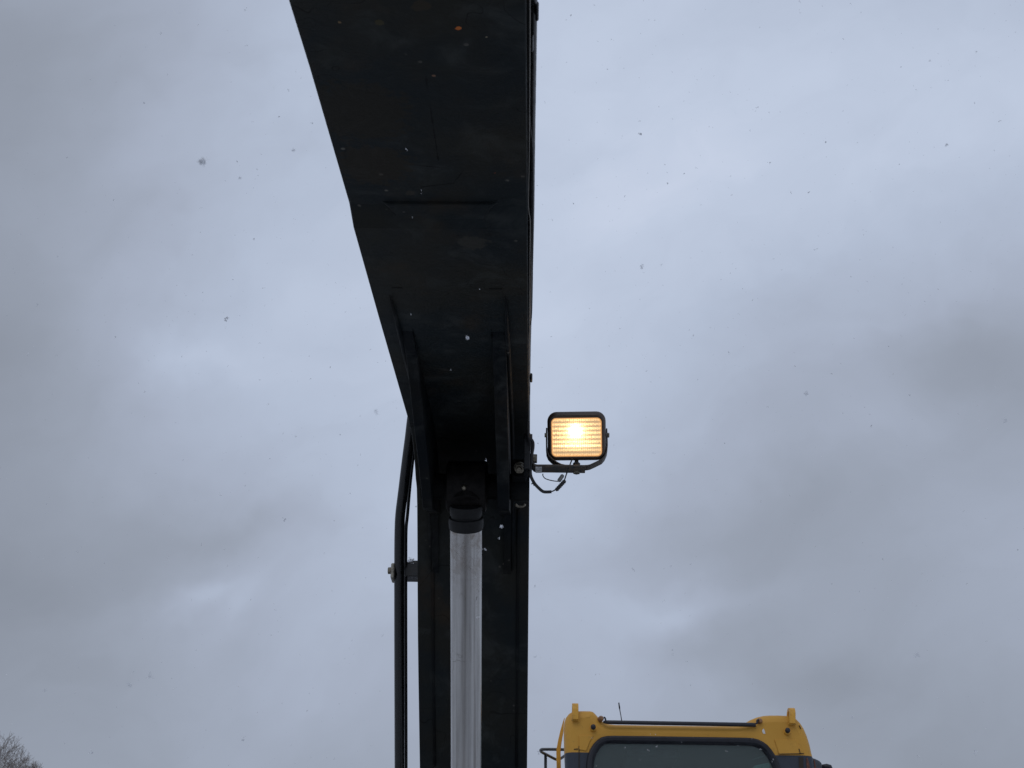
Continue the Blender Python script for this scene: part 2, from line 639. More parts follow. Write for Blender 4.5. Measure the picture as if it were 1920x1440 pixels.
# bottom plate overhangs the side plates a little; the fold at rows 385-430 stays sharp, the big bend is rounded
def dense(line):
    out = []
    for i in range(len(line) - 1):
        out.append(line[i])
        for k in (1, 2):
            if 7 <= i <= 11:
                p0, p1, p2, p3 = line[i - 1], line[i], line[i + 1], line[min(i + 2, len(line) - 1)]
                t = k / 3
                out.append(0.5 * ((2 * p1) + (p2 - p0) * t + (2 * p0 - 5 * p1 + 4 * p2 - p3) * t * t + (3 * p1 - p0 - 3 * p2 + p3) * t ** 3))
    out.append(line[-1])
    return out


UD = dense(UND)
o = strip(UD, normals(UD), XL, XR, 0.0, 0.014).build('bottom_plate', M_boom, boom, True, 12)
bevel(o, 0.0025, 2, 50)
for s in (-1, 1):
    xa = XR - 0.012 if s > 0 else XL + 0.012
    mb = MB()
    a = [p + n * 0.0145 for p, n in zip(UND, UN)]
    b = [p - n * 0.0125 for p, n in zip(TOP, normals(TOP))]
    n = len(a)
    for xx in (xa, xa - s * 0.012):
        pass
    rings = [[V((xa, p.x, p.y)), V((xa - s * 0.012, p.x, p.y)), V((xa - s * 0.012, q.x, q.y)), V((xa, q.x, q.y))] for p, q in zip(a, b)]
    mb.loft(rings).build('side_plate', M_dark, boom)
TN = normals(TOP)
strip(TOP, TN, XL, XR, -0.012, 0.0).build('top_plate', M_dark, boom, True, 20)

# shallow stiffener bar across the underside by the fold
pa, na = und(378)
pb, nb = und(409)
xa0, xa1 = at(714, 390, 2.30).x, at(938, 390, 2.30).x
mb = MB()
pm, nm_ = und(394)
prs = [(pa - na * 0.002, 0.0), (pa + na * 0.007, 0.014), (pb + nb * 0.003, 0.030), (pb - nb * 0.002, 0.04)]
ra, rb = [], []
for p, ins in prs:
    ra.append(V((xa0 + ins, p.x, p.y)))
    rb.append(V((xa1 - ins, p.x, p.y)))
mb.prism(ra, rb)
bevel(mb.build('stiffener_bar', M_boom, boom), 0.004, 3, 20)

# cylinder bracket: two cheek plates that deepen towards the rod pin
XC = at(864, 800, 3.116).x
CH = [(540, 2.588), (560, 2.655), (605, 2.77), (667, 2.905), (730, 3.01), (800, 3.116), (865, 3.235), (922, 3.336), (945, 3.365), (952, 3.375), (957, 3.41), (957, 3.47)]
for s, th in ((-1, 0.026), (1, 0.031)):
    outer = [at(864, y, Z) for y, Z in CH]
    outer = [V((p.y, p.z)) for p in outer]
    back = [und(y)[0] - und(y)[1] * 0.006 for y in (968, 940, 900, 850, 790, 700, 600, 545)]
    ring = outer + back
    x0 = XC + s * 0.1145
    x1 = x0 - s * th
    mb = MB()
    mb.prism([V((x0, p.x, p.y)) for p in ring], [V((x1, p.x, p.y)) for p in ring])
    bevel(mb.build('cheek_plate', M_dark, boom), 0.002, 2, 50)
    # fillet weld along the foot of the cheek plate, run on down the boom as a low doubler
    wl_ = []
    for y in (548, 590, 640, 720, 790, 850, 900, 950, 1000, 1068):
        p, n = und(y)
        q = p + n * 0.004
        wl_.append(V((x0 + s * 0.004, q.x, q.y)))
    MB().tube(wl_, [0.001, 0.004] + [0.0065] * 7 + [0.002], 8).build('weld_bead', M_dark, boom, True)
    db = [und(y)[0] for y in (940, 1000, 1060, 1075)]
    dn = [-und(y)[1] for y in (940, 1000, 1060, 1075)]
    st = MB()
    rings = []
    for k, (p, nn) in enumerate(zip(db, dn)):
        h = ((0.014, 0.012, 0.010, 0.003) if s > 0 else (0.006, 0.006, 0.005, 0.003))[k]
        a_, b_ = p + nn * 0.004, p - nn * h
        rings.append([V((x0, a_.x, a_.y)), V((x0 - s * 0.02, a_.x, a_.y)), V((x0 - s * 0.02, b_.x, b_.y)), V((x0, b_.x, b_.y))])
    st.loft(rings).build('doubler_fin', M_dark, boom)

# long edge welds inside the lower underside
for s, xx in ((-1, XL + 0.045), (1, XR - 0.030)):
    pts = []
    for y in (955, 1030, 1110, 1200, 1300, 1438):
        p, n = und(y)
        q = p + n * 0.001
        pts.append(V((xx, q.x, q.y)))
    MB().tube(pts, 0.0045, 8).build('weld_bead', M_dark, boom, True)

# a few ragged drips of set mud
# pin with its collar, retaining bolt and nut
pin_c = at(872, 912, 3.43)
PY, PZ = pin_c.y, pin_c.z
pin = MB()
pin.tube([(XC - 0.122, PY, PZ), (XC + 0.122, PY, PZ)], 0.034, 28)
pin.build('pin', M_pin, boom, True, 40)
bs = MB()
bs.tube([(XC + 0.1165, PY, PZ), (XC + 0.120, PY, PZ), (XR - 0.001, PY, PZ), (XR + 0.003, PY, PZ)], [0.036, 0.0385, 0.0385, 0.036], 32)
bs.build('pin_boss', M_dark, boom, True, 40)
wb = MB()
wb.tube([V((XC + 0.1195 + k * 0.004, 0, 0)) * 0 + at(975.5 - 9 * math.cos(a), 945 + 5 * math.sin(a), 3.52) for k, a in enumerate([i * math.pi / 6 for i in range(7)])], 0.0035, 6)
wb.build('weld_bead', M_bolt, boom, True)


def hexnut(c, axis, rad, h, mat, parent, name='nut', bolt=True, br=0.55, bh=1.4):
    axis = V(axis).normalized()
    u = axis.orthogonal().normalized()
    w = axis.cross(u)
    mb = MB()

    def ring(rr, k, n=6):
        return [c + axis * k + (u * math.cos(2 * math.pi * i / n + .2) + w * math.sin(2 * math.pi * i / n + .2)) * rr for i in range(n)]
    mb.loft([ring(rad * .93, 0), ring(rad, h * .12), ring(rad, h * .85), ring(rad * .9, h)])
    o = mb.build(name, mat, parent)
    if bolt:
        b = MB()
        b.tube([c + axis * (-h * 0.2), c + axis * h * bh, c + axis * h * (bh + .15)], [rad * br, rad * br, rad * br * .8], 16)
        b.build('bolt_end', mat, o, True, 40)
    ws = MB()
    ws.tube([c - axis * (h * .28), c - axis * 0.0005], rad * 1.10, 20)
    ws.build('washer', mat, o, True, 40)
    return o


nc = at(974, 877, 3.36)
hexnut(nc, (-0.05, -0.80, -0.60), 0.0135, 0.015, M_bolt, boom, 'nut')
tabm = MB()
tabm.box((nc.x - 0.020, nc.y + 0.010, nc.z - 0.022), (nc.x + 0.018, nc.y + 0.05, nc.z + 0.03))
bevel(tabm.build('keeper_lug', M_dark, boom), 0.003)

# ---- boom cylinder: rod eye, gland collar, chrome rod, barrel
cyl = empty('boom_cylinder', (XC, PY, PZ))
cyl.parent = ex
cyl.location = WLOC['boom_cylinder'] - WLOC['excavator']
ra_ = at(875, 979, 3.395)
rb_ = at(873, 1440, 3.517)
ra_.x = rb_.x = at(874.5, 1000, 3.40).x
xrod = (at(875, 1000, 3.40).x + at(873, 1440, 3.517).x) / 2
ra_.x = rb_.x = xrod
rd = (rb_ - ra_).normalized()
eye = MB()
eyc = V((xrod, PY, PZ))
prf = [(-0.054, 0.060), (-0.050, 0.068), (0.050, 0.068), (0.054, 0.060)]
eye.tube([eyc + V((x, 0, 0)) for x, r in prf], [r for x, r in prf], 40)
e1 = ra_ - rd * 0.045
eye.tube([eyc + rd * 0.02, eyc.lerp(e1, 0.75), e1], [0.053, 0.053, 0.0455], 32)
eye.build('rod_eye', simple('greasy_cast_steel', (0.0085, 0.0075, 0.007), 0.7, 0, 0.6, 45, 1.2, 0.15), cyl, True, 40)
gn = at(870, 914, 3.36)
g = MB()
g.tube([gn + V((0, .012, 0)), gn, gn + V((0, -.004, -.003))], [0.0065, 0.0065, 0.004], 12)
g.build('grease_nipple', M_bolt, cyl, True, 40)
co = MB()
cs = [(-0.046, .0425), (-0.040, .0435), (-0.020, .0425), (-0.018, .0395), (-0.014, .0395), (-0.012, .0455), (0.0, .0465), (0.016, .0455), (0.020, .0425)]
co.tube([ra_ + rd * s for s, r in cs], [r for s, r in cs], 40)
co.build('collar', simple('dull_black_collar', (0.012, 0.0125, 0.013), 0.6, 0.0, 0.3, 60, 0.4, 0.2), cyl, True, 35)

t = NT('worn_chrome')
st = t.noise(12, 4, 0.6, stretch=(5, 0.2, 0.2))
dirt = t.noise(22, 6, 0.7, dist=0.6)
sepz = t.n('ShaderNodeSeparateXYZ')
t.l(t.pos, sepz.inputs[0])
topm = t.mr(sepz.outputs['Z'], ra_.z - 0.22, ra_.z + 0.02, 0, 1)
col = t.mix(t.mr(st, 0.3, 0.7), (0.36, 0.353, 0.345), (0.54, 0.535, 0.525))
brown = t.math('MULTIPLY', topm, t.mr(dirt, 0.40, 0.66, 0.1, 0.8))
col = t.mix(brown, col, (0.16, 0.11, 0.07))
refl_band = t.math('MULTIPLY', t.mr(t.math('ABSOLUTE', t.math('SUBTRACT', sepz.outputs['X'], xrod - 0.002)), 0.0005, 0.026, 1, 0), 0.30)  # dark reflection down the rod, painted into its colour
col = t.mix(refl_band, col, (0.13, 0.12, 0.11))
# fine smears
sm = t.math('MULTIPLY', t.mr(t.math('ABSOLUTE', t.math('SUBTRACT', t.noise(16, 3, 0.5, off=(2, 2, 2)), 0.5)), 0.0, 0.006, 1, 0), t.mr(t.noise(9, 1, off=(4, 0, 1)), 0.60, 0.66))
col = t.mix(t.math('MULTIPLY', sm, 0.6), col, (0.06, 0.045, 0.035))
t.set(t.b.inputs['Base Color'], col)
t.b.inputs['Metallic'].default_value = 0.85
t.set(t.b.inputs['Roughness'], t.math('ADD', t.mr(st, 0.3, 0.7, 0.16, 0.24), t.math('MULTIPLY', brown, 0.3)))
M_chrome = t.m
rod_end = rb_ + rd * 0.22
rod = MB()
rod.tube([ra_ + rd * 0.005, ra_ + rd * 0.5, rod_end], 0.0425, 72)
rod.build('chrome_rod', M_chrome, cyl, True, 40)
br = MB()
br.tube([rod_end - rd * 0.001, rod_end + rd * 0.01, rod_end + rd * 0.05, rod_end + rd * 0.06, rod_end + rd * 0.95], [.055, .068, .068, .06, .06], 40)
br.build('barrel', M_dark, cyl, True, 40)

# ---- steel hydraulic pipes on the left flank of the boom, in a bolted clamp
PZ1 = 3.86
lineA = [(749, 1640, PZ1 + .05), (749, 1440, PZ1), (748.5, 1200, PZ1 - .06), (748.5, 1060, PZ1 - .085), (749, 1000, PZ1 - .09), (750.5, 965, PZ1 - .095), (756, 920, PZ1 - .10), (762, 870, PZ1 - .10), (768.5, 820, PZ1 - .10), (775, 770, PZ1 - .12), (790, 700, PZ1 - .22), (800, 640, PZ1 - .40)]
MB().tube(smooth_path([at(x, y, Z) for x, y, Z in lineA], 4), 0.0149, 20).build('hydraulic_pipe', M_black, ex, True)
lineB = [(p[0] + 12.3, p[1] - 6, p[2] + 0.02) for p in lineA[:5]] + [(764.0, 965, PZ1 - .07), (768.5, 912, PZ1 - .05), (774, 862, PZ1 - .05), (780, 812, PZ1 - .05), (787, 760, PZ1 - .07), (800, 700, PZ1 - .17), (810, 640, PZ1 - .35)]
MB().tube(smooth_path([at(x, y, Z) for x, y, Z in lineB], 4), 0.0049, 14).build('hydraulic_pipe', M_black, ex, True)
clamp = empty('pipe_clamp', at(760, 1071, 3.79))
clamp.parent = ex
clamp.location = WLOC[clamp.name] - WLOC['excavator']
c0 = at(760.5, 1071, 3.81)
xA, xB = c0.x, XL + 0.011
mb = MB()
mb.box((xA, c0.y - 0.022, c0.z - 0.022), (xB, c0.y + 0.035, c0.z + 0.022))
bevel(mb.build('standoff_block', M_black, clamp), 0.002)
mb = MB()
mb.box((xA + 0.012, c0.y + 0.036, c0.z + 0.010), (xB, c0.y + 0.055, c0.z + 0.046))
mb.build('standoff_lug', M_black, clamp)
c1 = at(737, 1073, 3.78)
mb = MB()
mb.box((c1.x - 0.005, c1.y - 0.022, c1.z - 0.024), (c1.x + 0.006, c1.y + 0.03, c1.z + 0.022))
bevel(mb.build('clamp_plate', simple('dull_zinc_plate', (0.22, 0.21, 0.18), 0.5, 0.5, 0.3, 80, 0.2), clamp), 0.004, 3)
c2 = at(732.5, 1070, 3.775)
hexnut(c2, (-1, 0, 0), 0.0105, 0.008, M_bolt, clamp, 'bolt_head', False)

# ---- thin pipe and cable runs on the right flank
def rline(rowsx, dz):
    return [at(x, y, dict_z(y) + dz) for x, y in rowsx]


def dict_z(y):
    return float(np.interp(y, [a for a, b in PR], [b for a, b in PR]))


pr_ = [(1000.5, -260), (1000, -120), (999.5, 0), (998.5, 110), (997.5, 200), (996.5, 300), (995.5, 420), (992.5, 560), (990.5, 650), (989.5, 740), (989.0, 800)]
pts = []
for x, y in pr_:
    Z = (1.714 + (y) * 0.00128) if y < 0 else dict_z(y)
    pts.append(at(x, y, Z + 0.075 + max(0, 0.02)))
MB().tube(smooth_path(pts, 4), 0.0062, 14).build('flank_pipe', M_black, ex, True)
# clips holding it
for (x0, x1, y0, y1) in ((1003.5, 1010.5, 4, 30), (994, 1001, 42, 88), (993.5, 998.5, 700, 714), (990, 994.5, 712, 738)):
    yc = (y0 + y1) / 2
    Z = dict_z(yc) + 0.085
    a, b = at(x0, y1, Z), at(x1, y0, Z)
    mb = MB()
    mb.box((a.x, a.y - 0.012, min(a.z, b.z)), (b.x, a.y + 0.012, max(a.z, b.z)))
    bevel(mb.build('pipe_clip', M_black, ex), 0.003)
wp = []
for x, y in ((993.6, -200), (993.6, -60), (993.6, 60), (992.8, 200), (992, 300), (990.8, 360), (990.6, 385), (992, 400), (994, 412), (994, 440), (993, 520), (993, 600), (992, 700), (991.5, 800)):
    Z = (1.714 + (y) * 0.00128) if y < 0 else dict_z(y)
    wp.append(at(x, y, Z + 0.012))
MB().tube(smooth_path(wp, 4), 0.0009, 6).build('thin_wire', M_wire, ex, True)
wp = []
for x, y in ((993, 215), (994.5, 240), (997.5, 262), (998.8, 290), (999.2, 360), (998.6, 480), (997.6, 560), (996, 600), (992.5, 615), (990.5, 640), (990.5, 700)):
    wp.append(at(x, y, dict_z(y) + 0.020))
MB().tube(smooth_path(wp, 4), 0.0012, 6).build('thin_wire', M_hose, ex, True)
MB().tube([at(951.5 + (y < 700) * 1.0, y, dict_z(y) - 0.004) for y in (640, 700)], 0.001, 5).build('weld_bead', M_dark, boom)

# ---- work lamp on its arm
LZ = 3.33
lamp = empty('work_lamp', at(1080, 880, LZ))
lamp.parent = ex
lamp.location = WLOC[lamp.name] - WLOC['excavator']
lc = at(1081.3, 817.5, LZ)
TILT = math.radians(29)
LM = Matrix.Translation(lc) @ Matrix.Rotation(math.radians(-3.0), 4, 'Z') @ Matrix.Rotation(TILT, 4, 'X')


def rrect(w, h, r, y, n=7, cz=0.0):
    out = []
    for cx, cz_, a0 in ((w / 2 - r, h / 2 - r, 0), (-w / 2 + r, h / 2 - r, 90), (-w / 2 + r, -h / 2 + r, 180), (w / 2 - r, -h / 2 + r, 270)):
        for k in range(n):
            a = math.radians(a0 + 90 * k / (n - 1))
            out.append(LM @ V((cx + r * math.cos(a), y, cz_ + r * math.sin(a) + cz)))
    return out


LW, LH = 0.1515, 0.126
t = NT('lamp_housing_plastic')
t.set(t.b.inputs['Base Color'], t.mix(t.noise(30, 4), (0.034, 0.022, 0.015), (0.075, 0.048, 0.030)))
t.b.inputs['Roughness'].default_value = 0.45
M_lamp = t.m
hs = MB()
WI, HI = 0.1305, 0.1005
rings = [rrect(0.060, 0.050, 0.02, 0.075), rrect(0.105, 0.085, 0.025, 0.066), rrect(0.142, 0.117, 0.024, 0.035), rrect(LW, LH, 0.024, 0.012), rrect(LW, LH, 0.024, -0.006),
         rrect(LW - 0.010, LH - 0.010, 0.021, -0.016), rrect(LW - 0.014, LH - 0.0145, 0.020, -0.018), rrect(WI + 0.001, HI + 0.001, 0.013, -0.018, cz=-.002), rrect(WI, HI, 0.012, -0.008, cz=-.002)]
hs.loft(rings)
hs.build('housing', M_lamp, lamp, True, 28)

# lens: glass of raised flutes; the bulb's glow and bands are painted into its emission
t = NT('lit_ribbed_lens')
mpn = t.n('ShaderNodeTexCoord')
sx = t.n('ShaderNodeSeparateXYZ')
# lens-local coordinates: metres, x to the right and z up on the lens face
vt = t.n('ShaderNodeAttribute')
vt.attribute_name = 'lens_uv'
sxa = t.n('ShaderNodeSeparateXYZ')
t.l(vt.outputs['Vector'], sxa.inputs[0])
lx, lz = sxa.outputs['X'], sxa.outputs['Y']


def gauss(cx, cz, wx, wz):
    a = t.math('POWER', t.math('DIVIDE', t.math('SUBTRACT', lx, cx), wx), 2.0)
    b = t.math('POWER', t.math('DIVIDE', t.math('SUBTRACT', lz, cz), wz), 2.0)
    return t.math('EXPONENT', t.math('MULTIPLY', t.math('ADD', a, b), -1.0))


bn = t.n('ShaderNodeTexNoise')
bn.inputs['Scale'].default_value = 900
bn.inputs['Detail'].default_value = 2
mpl = t.n('ShaderNodeMapping')
mpl.inputs['Scale'].default_value = (0.22, 1, 1)
t.l(vt.outputs['Vector'], mpl.inputs['Vector'])
t.l(mpl.outputs[0], bn.inputs['Vector'])
rowp = t.math('COSINE', t.math('MULTIPLY', t.math('MULTIPLY_ADD', bn.outputs['Fac'], 0.0035, t.math('SUBTRACT', lz, 0.00175)), 2 * math.pi / 0.0112))
rowb = t.mr(rowp, -0.75, 0.7, 0.0, 1.0)
hal2 = gauss(-0.002, 0.004, 0.036, 0.034)
rowb = t.math('MAXIMUM', rowb, t.math('MULTIPLY', hal2, 0.55))
colp = t.math('COSINE', t.math('MULTIPLY', lx, 2 * math.pi / 0.0050))
colb = t.mr(colp, -0.9, 0.5, 0.60, 1.05)
core = gauss(-0.003, 0.0160, 0.0125, 0.0120)
halo = gauss(-0.003, 0.012, 0.045, 0.030)
low = gauss(0.0, -0.021, 0.050, 0.009)
top_ = gauss(0.0, 0.028, 0.020, 0.012)
spark = t.mr(bn.outputs['Fac'], 0.38, 0.62, 0.30, 1.6)
streng = t.math('ADD', t.math('ADD', t.math('MULTIPLY', core, 14.0), t.math('MULTIPLY', halo, 2.3)), t.math('ADD', t.math('MULTIPLY', low, 2.6), t.math('MULTIPLY', top_, 0.9)))
streng = t.math('ADD', streng, 0.42)
streng = t.math('MULTIPLY', streng, t.math('MULTIPLY', t.math('MULTIPLY_ADD', rowb, 0.95, 0.16), t.math('MULTIPLY', colb, spark)))
streng = t.math('ADD', streng, t.math('MULTIPLY', core, 5.0))
streng = t.math('ADD', streng, 0.36)
t.b.inputs['Base Color'].default_value = (0.5, 0.4, 0.28, 1)
t.b.inputs['Roughness'].default_value = 0.15
t.b.inputs['Emission Color'].default_value = (1.0, 0.62, 0.27, 1)
t.l(streng, t.b.inputs['Emission Strength'])
M_lens = t.m
nx, nz_ = 112, 86
mb = MB()
vs, uv, fs = [], [], []
for j in range(nz_ + 1):
    for i in range(nx + 1):
        u = (i / nx - 0.5) * 0.1275
        w = (j / nz_ - 0.5) * 0.0975
        # superellipse squeeze to the rounded outline
        uu, ww = abs(u) / 0.06375, abs(w) / 0.04875
        k = 1.0
        q = (uu ** 9 + ww ** 9) ** (1 / 9) if uu + ww > 0 else 0
        mxx = max(uu, ww)
        if q > 0:
            k = mxx / q
        u2, w2 = u * k, w * k
        edge = min(1.0, max(0.0, (1 - mxx) / 0.09))
        bump_ = (0.0014 * abs(math.sin(math.pi * w2 / 0.0112 + math.pi / 2)) + 0.0007 * abs(math.sin(math.pi * u2 / 0.0050 + math.pi / 2))) * edge
        dome = 0.003 * (1 - uu ** 2) * (1 - ww ** 2)
        vs.append(LM @ V((u2, -0.0105 - bump_ - dome, w2 - 0.002)))
        uv.append((u2, w2, 0))
for j in range(nz_):
    for i in range(nx):
        a = j * (nx + 1) + i
        fs.append((a, a + 1, a + nx + 2, a + nx + 1))
lens = build('lens', vs, fs, M_lens, lamp, True)
att = lens.data.attributes.new('lens_uv', 'FLOAT_VECTOR', 'POINT')
att.data.foreach_set('vector', [c for p in uv for c in p])
t = NT('amber_lit_rim')
t.b.inputs['Base Color'].default_value = (0.6, 0.36, 0.16, 1)
t.b.inputs['Emission Color'].default_value = (1.0, 0.50, 0.18, 1)
t.b.inputs['Emission Strength'].default_value = 0.55
rm = MB()
ro = [rrect(WI - 0.0005, HI - 0.0005, 0.012, -0.0095, cz=-.002), rrect(WI - 0.0005, HI - 0.0005, 0.012, -0.0145, cz=-.002), rrect(WI - 0.0045, HI - 0.0045, 0.011, -0.0145, cz=-.002), rrect(WI - 0.0055, HI - 0.0055, 0.0105, -0.0095, cz=-.002)]
nn_ = len(ro[0])
for k in range(4):
    a, b = ro[k], ro[(k + 1) % 4]
    rm.raw(a + b, [(i, (i + 1) % nn_, nn_ + (i + 1) % nn_, nn_ + i) for i in range(nn_)])
rm.build('lens_rim', t.m, lamp, True)

# pivot bolts on both sides
for s, px in ((-1, 1025), (1, 1138.5)):
    c = at(px, 816, LZ)
    hexnut(c, (s, 0, 0), 0.0062, 0.0055, M_bolt, lamp, 'pivot_bolt', False)

# U strap
brown_black = simple('brown_black_strap', (0.045, 0.034, 0.027), 0.5, 0.0, 0.4, 50, 0.3)


def strap(pxs, Z, d0, d1, th, name, mat, par):
    """flat bar bent along pixel path (in one upright plane), d0..d1 deep, th thick"""
    y = at(1080, 850, Z).y
    P = [at_y(a, b, y) for a, b in pxs]
    rings = []
    for i, p in enumerate(P):
        tt = (P[min(i + 1, len(P) - 1)] - P[max(i - 1, 0)])
        tt.y = 0
        tt.normalize()
        nn = V((-tt.z, 0, tt.x)) * (th / 2)
        rings.append([p + nn + V((0, d0, 0)), p - nn + V((0, d0, 0)), p - nn + V((0, d1, 0)), p + nn + V((0, d1, 0))])
    o = MB().loft(rings).build(name, mat, par)
    bevel(o, 0.001, 2, 50)
    return o


strap([(1024.8, 806), (1024.8, 820), (1025, 840), (1026, 851), (1029, 858), (1035, 864), (1044, 870.5), (1052, 874.5), (1062, 876.5), (1085, 877), (1101, 876.5), (1106, 875.5), (1116, 871), (1128, 865), (1133, 859), (1137, 850), (1138, 838), (1137.5, 820), (1137, 807)],
      LZ, -0.014, 0.016, 0.0036, 'swivel_strap', brown_black, lamp)
# stud, nuts and big washer at the middle
sc_ = at(1081, 868, LZ)
st_ = MB()
st_.tube([sc_ + V((0, 0, -0.028)), sc_ + V((0, 0, 0.016))], 0.0052, 16)
st_.build('stud', brown_black, lamp, True, 40)
hexnut(sc_ + V((0, 0, -0.009)), (0, 0, 1), 0.0095, 0.009, brown_black, lamp, 'nut', False)
hexnut(sc_ + V((0, 0, -0.0225)), (0, 0, -1), 0.0098, 0.007, M_bolt, lamp, 'nut', False)
ww = MB()
ww.tube([sc_ + V((0, 0, -0.0215)), sc_ + V((0, 0, -0.0195))], 0.0165, 28)
ww.build('washer', simple('brown_washer', (0.11, 0.085, 0.065), 0.45, 0.4, 0.4, 80, 0.3), lamp, True, 40)
# arm: L shaped flat bar bolted to the boom flank
t = NT('worn_arm_paint')
nf = t.noise(70, 5, 0.7)
cc = t.mix(t.mr(nf, 0.4, 0.65), (0.035, 0.037, 0.038), (0.09, 0.065, 0.045))
t.set(t.b.inputs['Base Color'], cc)
t.b.inputs['Roughness'].default_value = 0.45
t.bump(nf, 0.3, 0.001)
M_arm = t.m
strap([(996.5, 820), (996.5, 845), (996.7, 866), (998.2, 873), (1002, 877.2), (1007, 878.5), (1030, 878.5), (1060, 878.9), (1080, 879.3), (1097.5, 879.6)],
      LZ, -0.022, 0.022, 0.005, 'arm', M_arm, lamp)
stk = MB()
p0, p1 = at_y(1004, 880.4, at(1080, 850, LZ).y), at_y(1016, 880.6, at(1080, 850, LZ).y)
stk.box((p0.x, p0.y - 0.020, p0.z - 0.0016), (p1.x, p0.y + 0.018, p0.z - 0.0004))
stk.build('sticker', simple('pale_worn_tape', (0.42, 0.42, 0.42), 0.5, 0, 0.4, 90, 0.1), lamp)
hexnut(at(999.2, 860, LZ), (1, 0, 0), 0.0118, 0.011, M_bolt, lamp, 'bolt_head', False)
hexnut(at(992.5, 877, LZ), (0.8, -.6, 0), 0.004, 0.004, M_bolt, lamp, 'bolt_head', False)
bp = MB()
b0 = at(990.5, 850, LZ)
bp.box((XR - 0.012, b0.y - 0.03, b0.z - 0.055), (b0.x + 0.0055, b0.y + 0.035, b0.z + 0.045))
bevel(bp.build('base_plate', M_black, lamp), 0.002)

# lamp cable: loom down the flank, round the arm and up into the lamp
cb = MB()
cpx = [(990, 790), (990.5, 812), (992, 822), (996, 824), (999.3, 830), (999.3, 840), (997.6, 850), (996.2, 866), (994.5, 880), (995.5, 893), (1002, 906), (1010, 915), (1018, 921.5), (1026, 922.5), (1034, 922)]
cb.tube(smooth_path([at(a, b, LZ - 0.03) for a, b in cpx], 4), 0.0042, 10)
cb.build('cable_loom', M_hose, lamp, True)
cb = MB()
pth = smooth_path([at(a, b, LZ - 0.03) for a, b in [(1032, 922.3), (1040, 919), (1049, 910), (1058, 900), (1061, 892), (1064, 884), (1067, 876), (1070, 868), (1073, 860)]], 4)
cb.tube(pth, 0.0018, 8)
cb.build('lamp_cable', M_hose, lamp, True)
cn = MB()
A_, B_ = at(1042, 920, LZ - 0.032), at(1060, 900.5, LZ - 0.032)
rr, ps = [], []
for k in range(15):
    ps.append(A_.lerp(B_, k / 14))
    rr.append(0.0058 if k % 2 == 0 else 0.0044)
rr[0] = rr[-1] = 0.003
cn.tube(ps, rr, 10)
cn.build('connector', M_hose, lamp, True, 30)
cn = MB()
A_, B_ = at(1047, 903, LZ - 0.028), at(1056, 890, LZ - 0.028)
cn.tube([A_, A_.lerp(B_, .15), A_.lerp(B_, .85), B_], [0.003, 0.0052, 0.0052, 0.003], 8)
cn.build('connector', simple('grey_plastic', (0.20, 0.20, 0.19), 0.5, 0, 0.2, 60, 0.1), lamp, True, 30)
cb = MB()
cb.tube(smooth_path([at(a, b, LZ - 0.027) for a, b in [(1018, 888), (1018, 892), (1022, 897), (1030, 900), (1040, 902), (1048, 902.5)]], 4), 0.0013, 6)
cb.build('lamp_cable', M_hose, lamp, True)
cb = MB()
for a, b in (((1000.5, 906), (996, 907.5)), ((1000, 907), (1001.5, 911)), ((997.5, 905), (1003, 902)), ((1003, 903), (999, 908))):
    cb.tube([at(*a, LZ - 0.036), at(*b, LZ - 0.036)], 0.0014, 6)
cb.build('cable_tie', M_hose, lamp)

# ---- cab
CY = 5.12
t = NT('cab_paint')
sepz = t.n('ShaderNodeSeparateXYZ')
t.l(t.pos, sepz.inputs[0])
n1 = t.noise(5, 5, 0.6)
n2_ = t.noise(38, 5, 0.65)
ye = t.mix(t.mr(n1, 0.3, 0.7), (0.56, 0.292, 0.042), (0.62, 0.330, 0.054))
ye = t.mix(t.mr(n2_, 0.58, 0.8, 0, 0.5), ye, (0.34, 0.19, 0.05))
scr = t.math('MULTIPLY', t.mr(t.math('ABSOLUTE', t.math('SUBTRACT', t.noise(13, 3, 0.5), 0.5)), 0, 0.005, 1, 0), t.mr(t.noise(8, 1, off=(2, 5, 1)), 0.58, 0.62))
ye = t.mix(t.math('MULTIPLY', scr, 0.6), ye, (0.10, 0.06, 0.03))
gr = t.mix(t.mr(n1, 0.3, 0.7), (0.034, 0.042, 0.058), (0.046, 0.056, 0.075))
zt = at_y(1075, 1410.5, CY).z
isup = t.mr(sepz.outputs['Z'], zt - 0.001, zt + 0.001)
t.set(t.b.inputs['Base Color'], t.mix(isup, gr, ye))
t.b.inputs['Roughness'].default_value = 0.5
t.b.inputs['Specular IOR Level'].default_value = 0.3
t.bump(t.noise(4.0, 3, 0.5), 0.12, 0.02)
M_cab = t.m
t = NT('yellow_paint')
n1 = t.noise(30, 5, 0.65)
t.set(t.b.inputs['Base Color'], t.mix(t.mr(n1, 0.45, 0.8), (0.66, 0.34, 0.035), (0.33, 0.17, 0.03)))
t.b.inputs['Roughness'].default_value = 0.45
M_yel = t.m
M_seal = simple('window_seal_rubber', (0.016, 0.017, 0.024), 0.5, 0, 0.3, 40, 0.15)

cab = empty('cab', (at_y(1290, 1400, CY).x, CY + 0.8, 1.2))
cab.parent = ex
cab.location = WLOC['cab'] - WLOC['excavator']

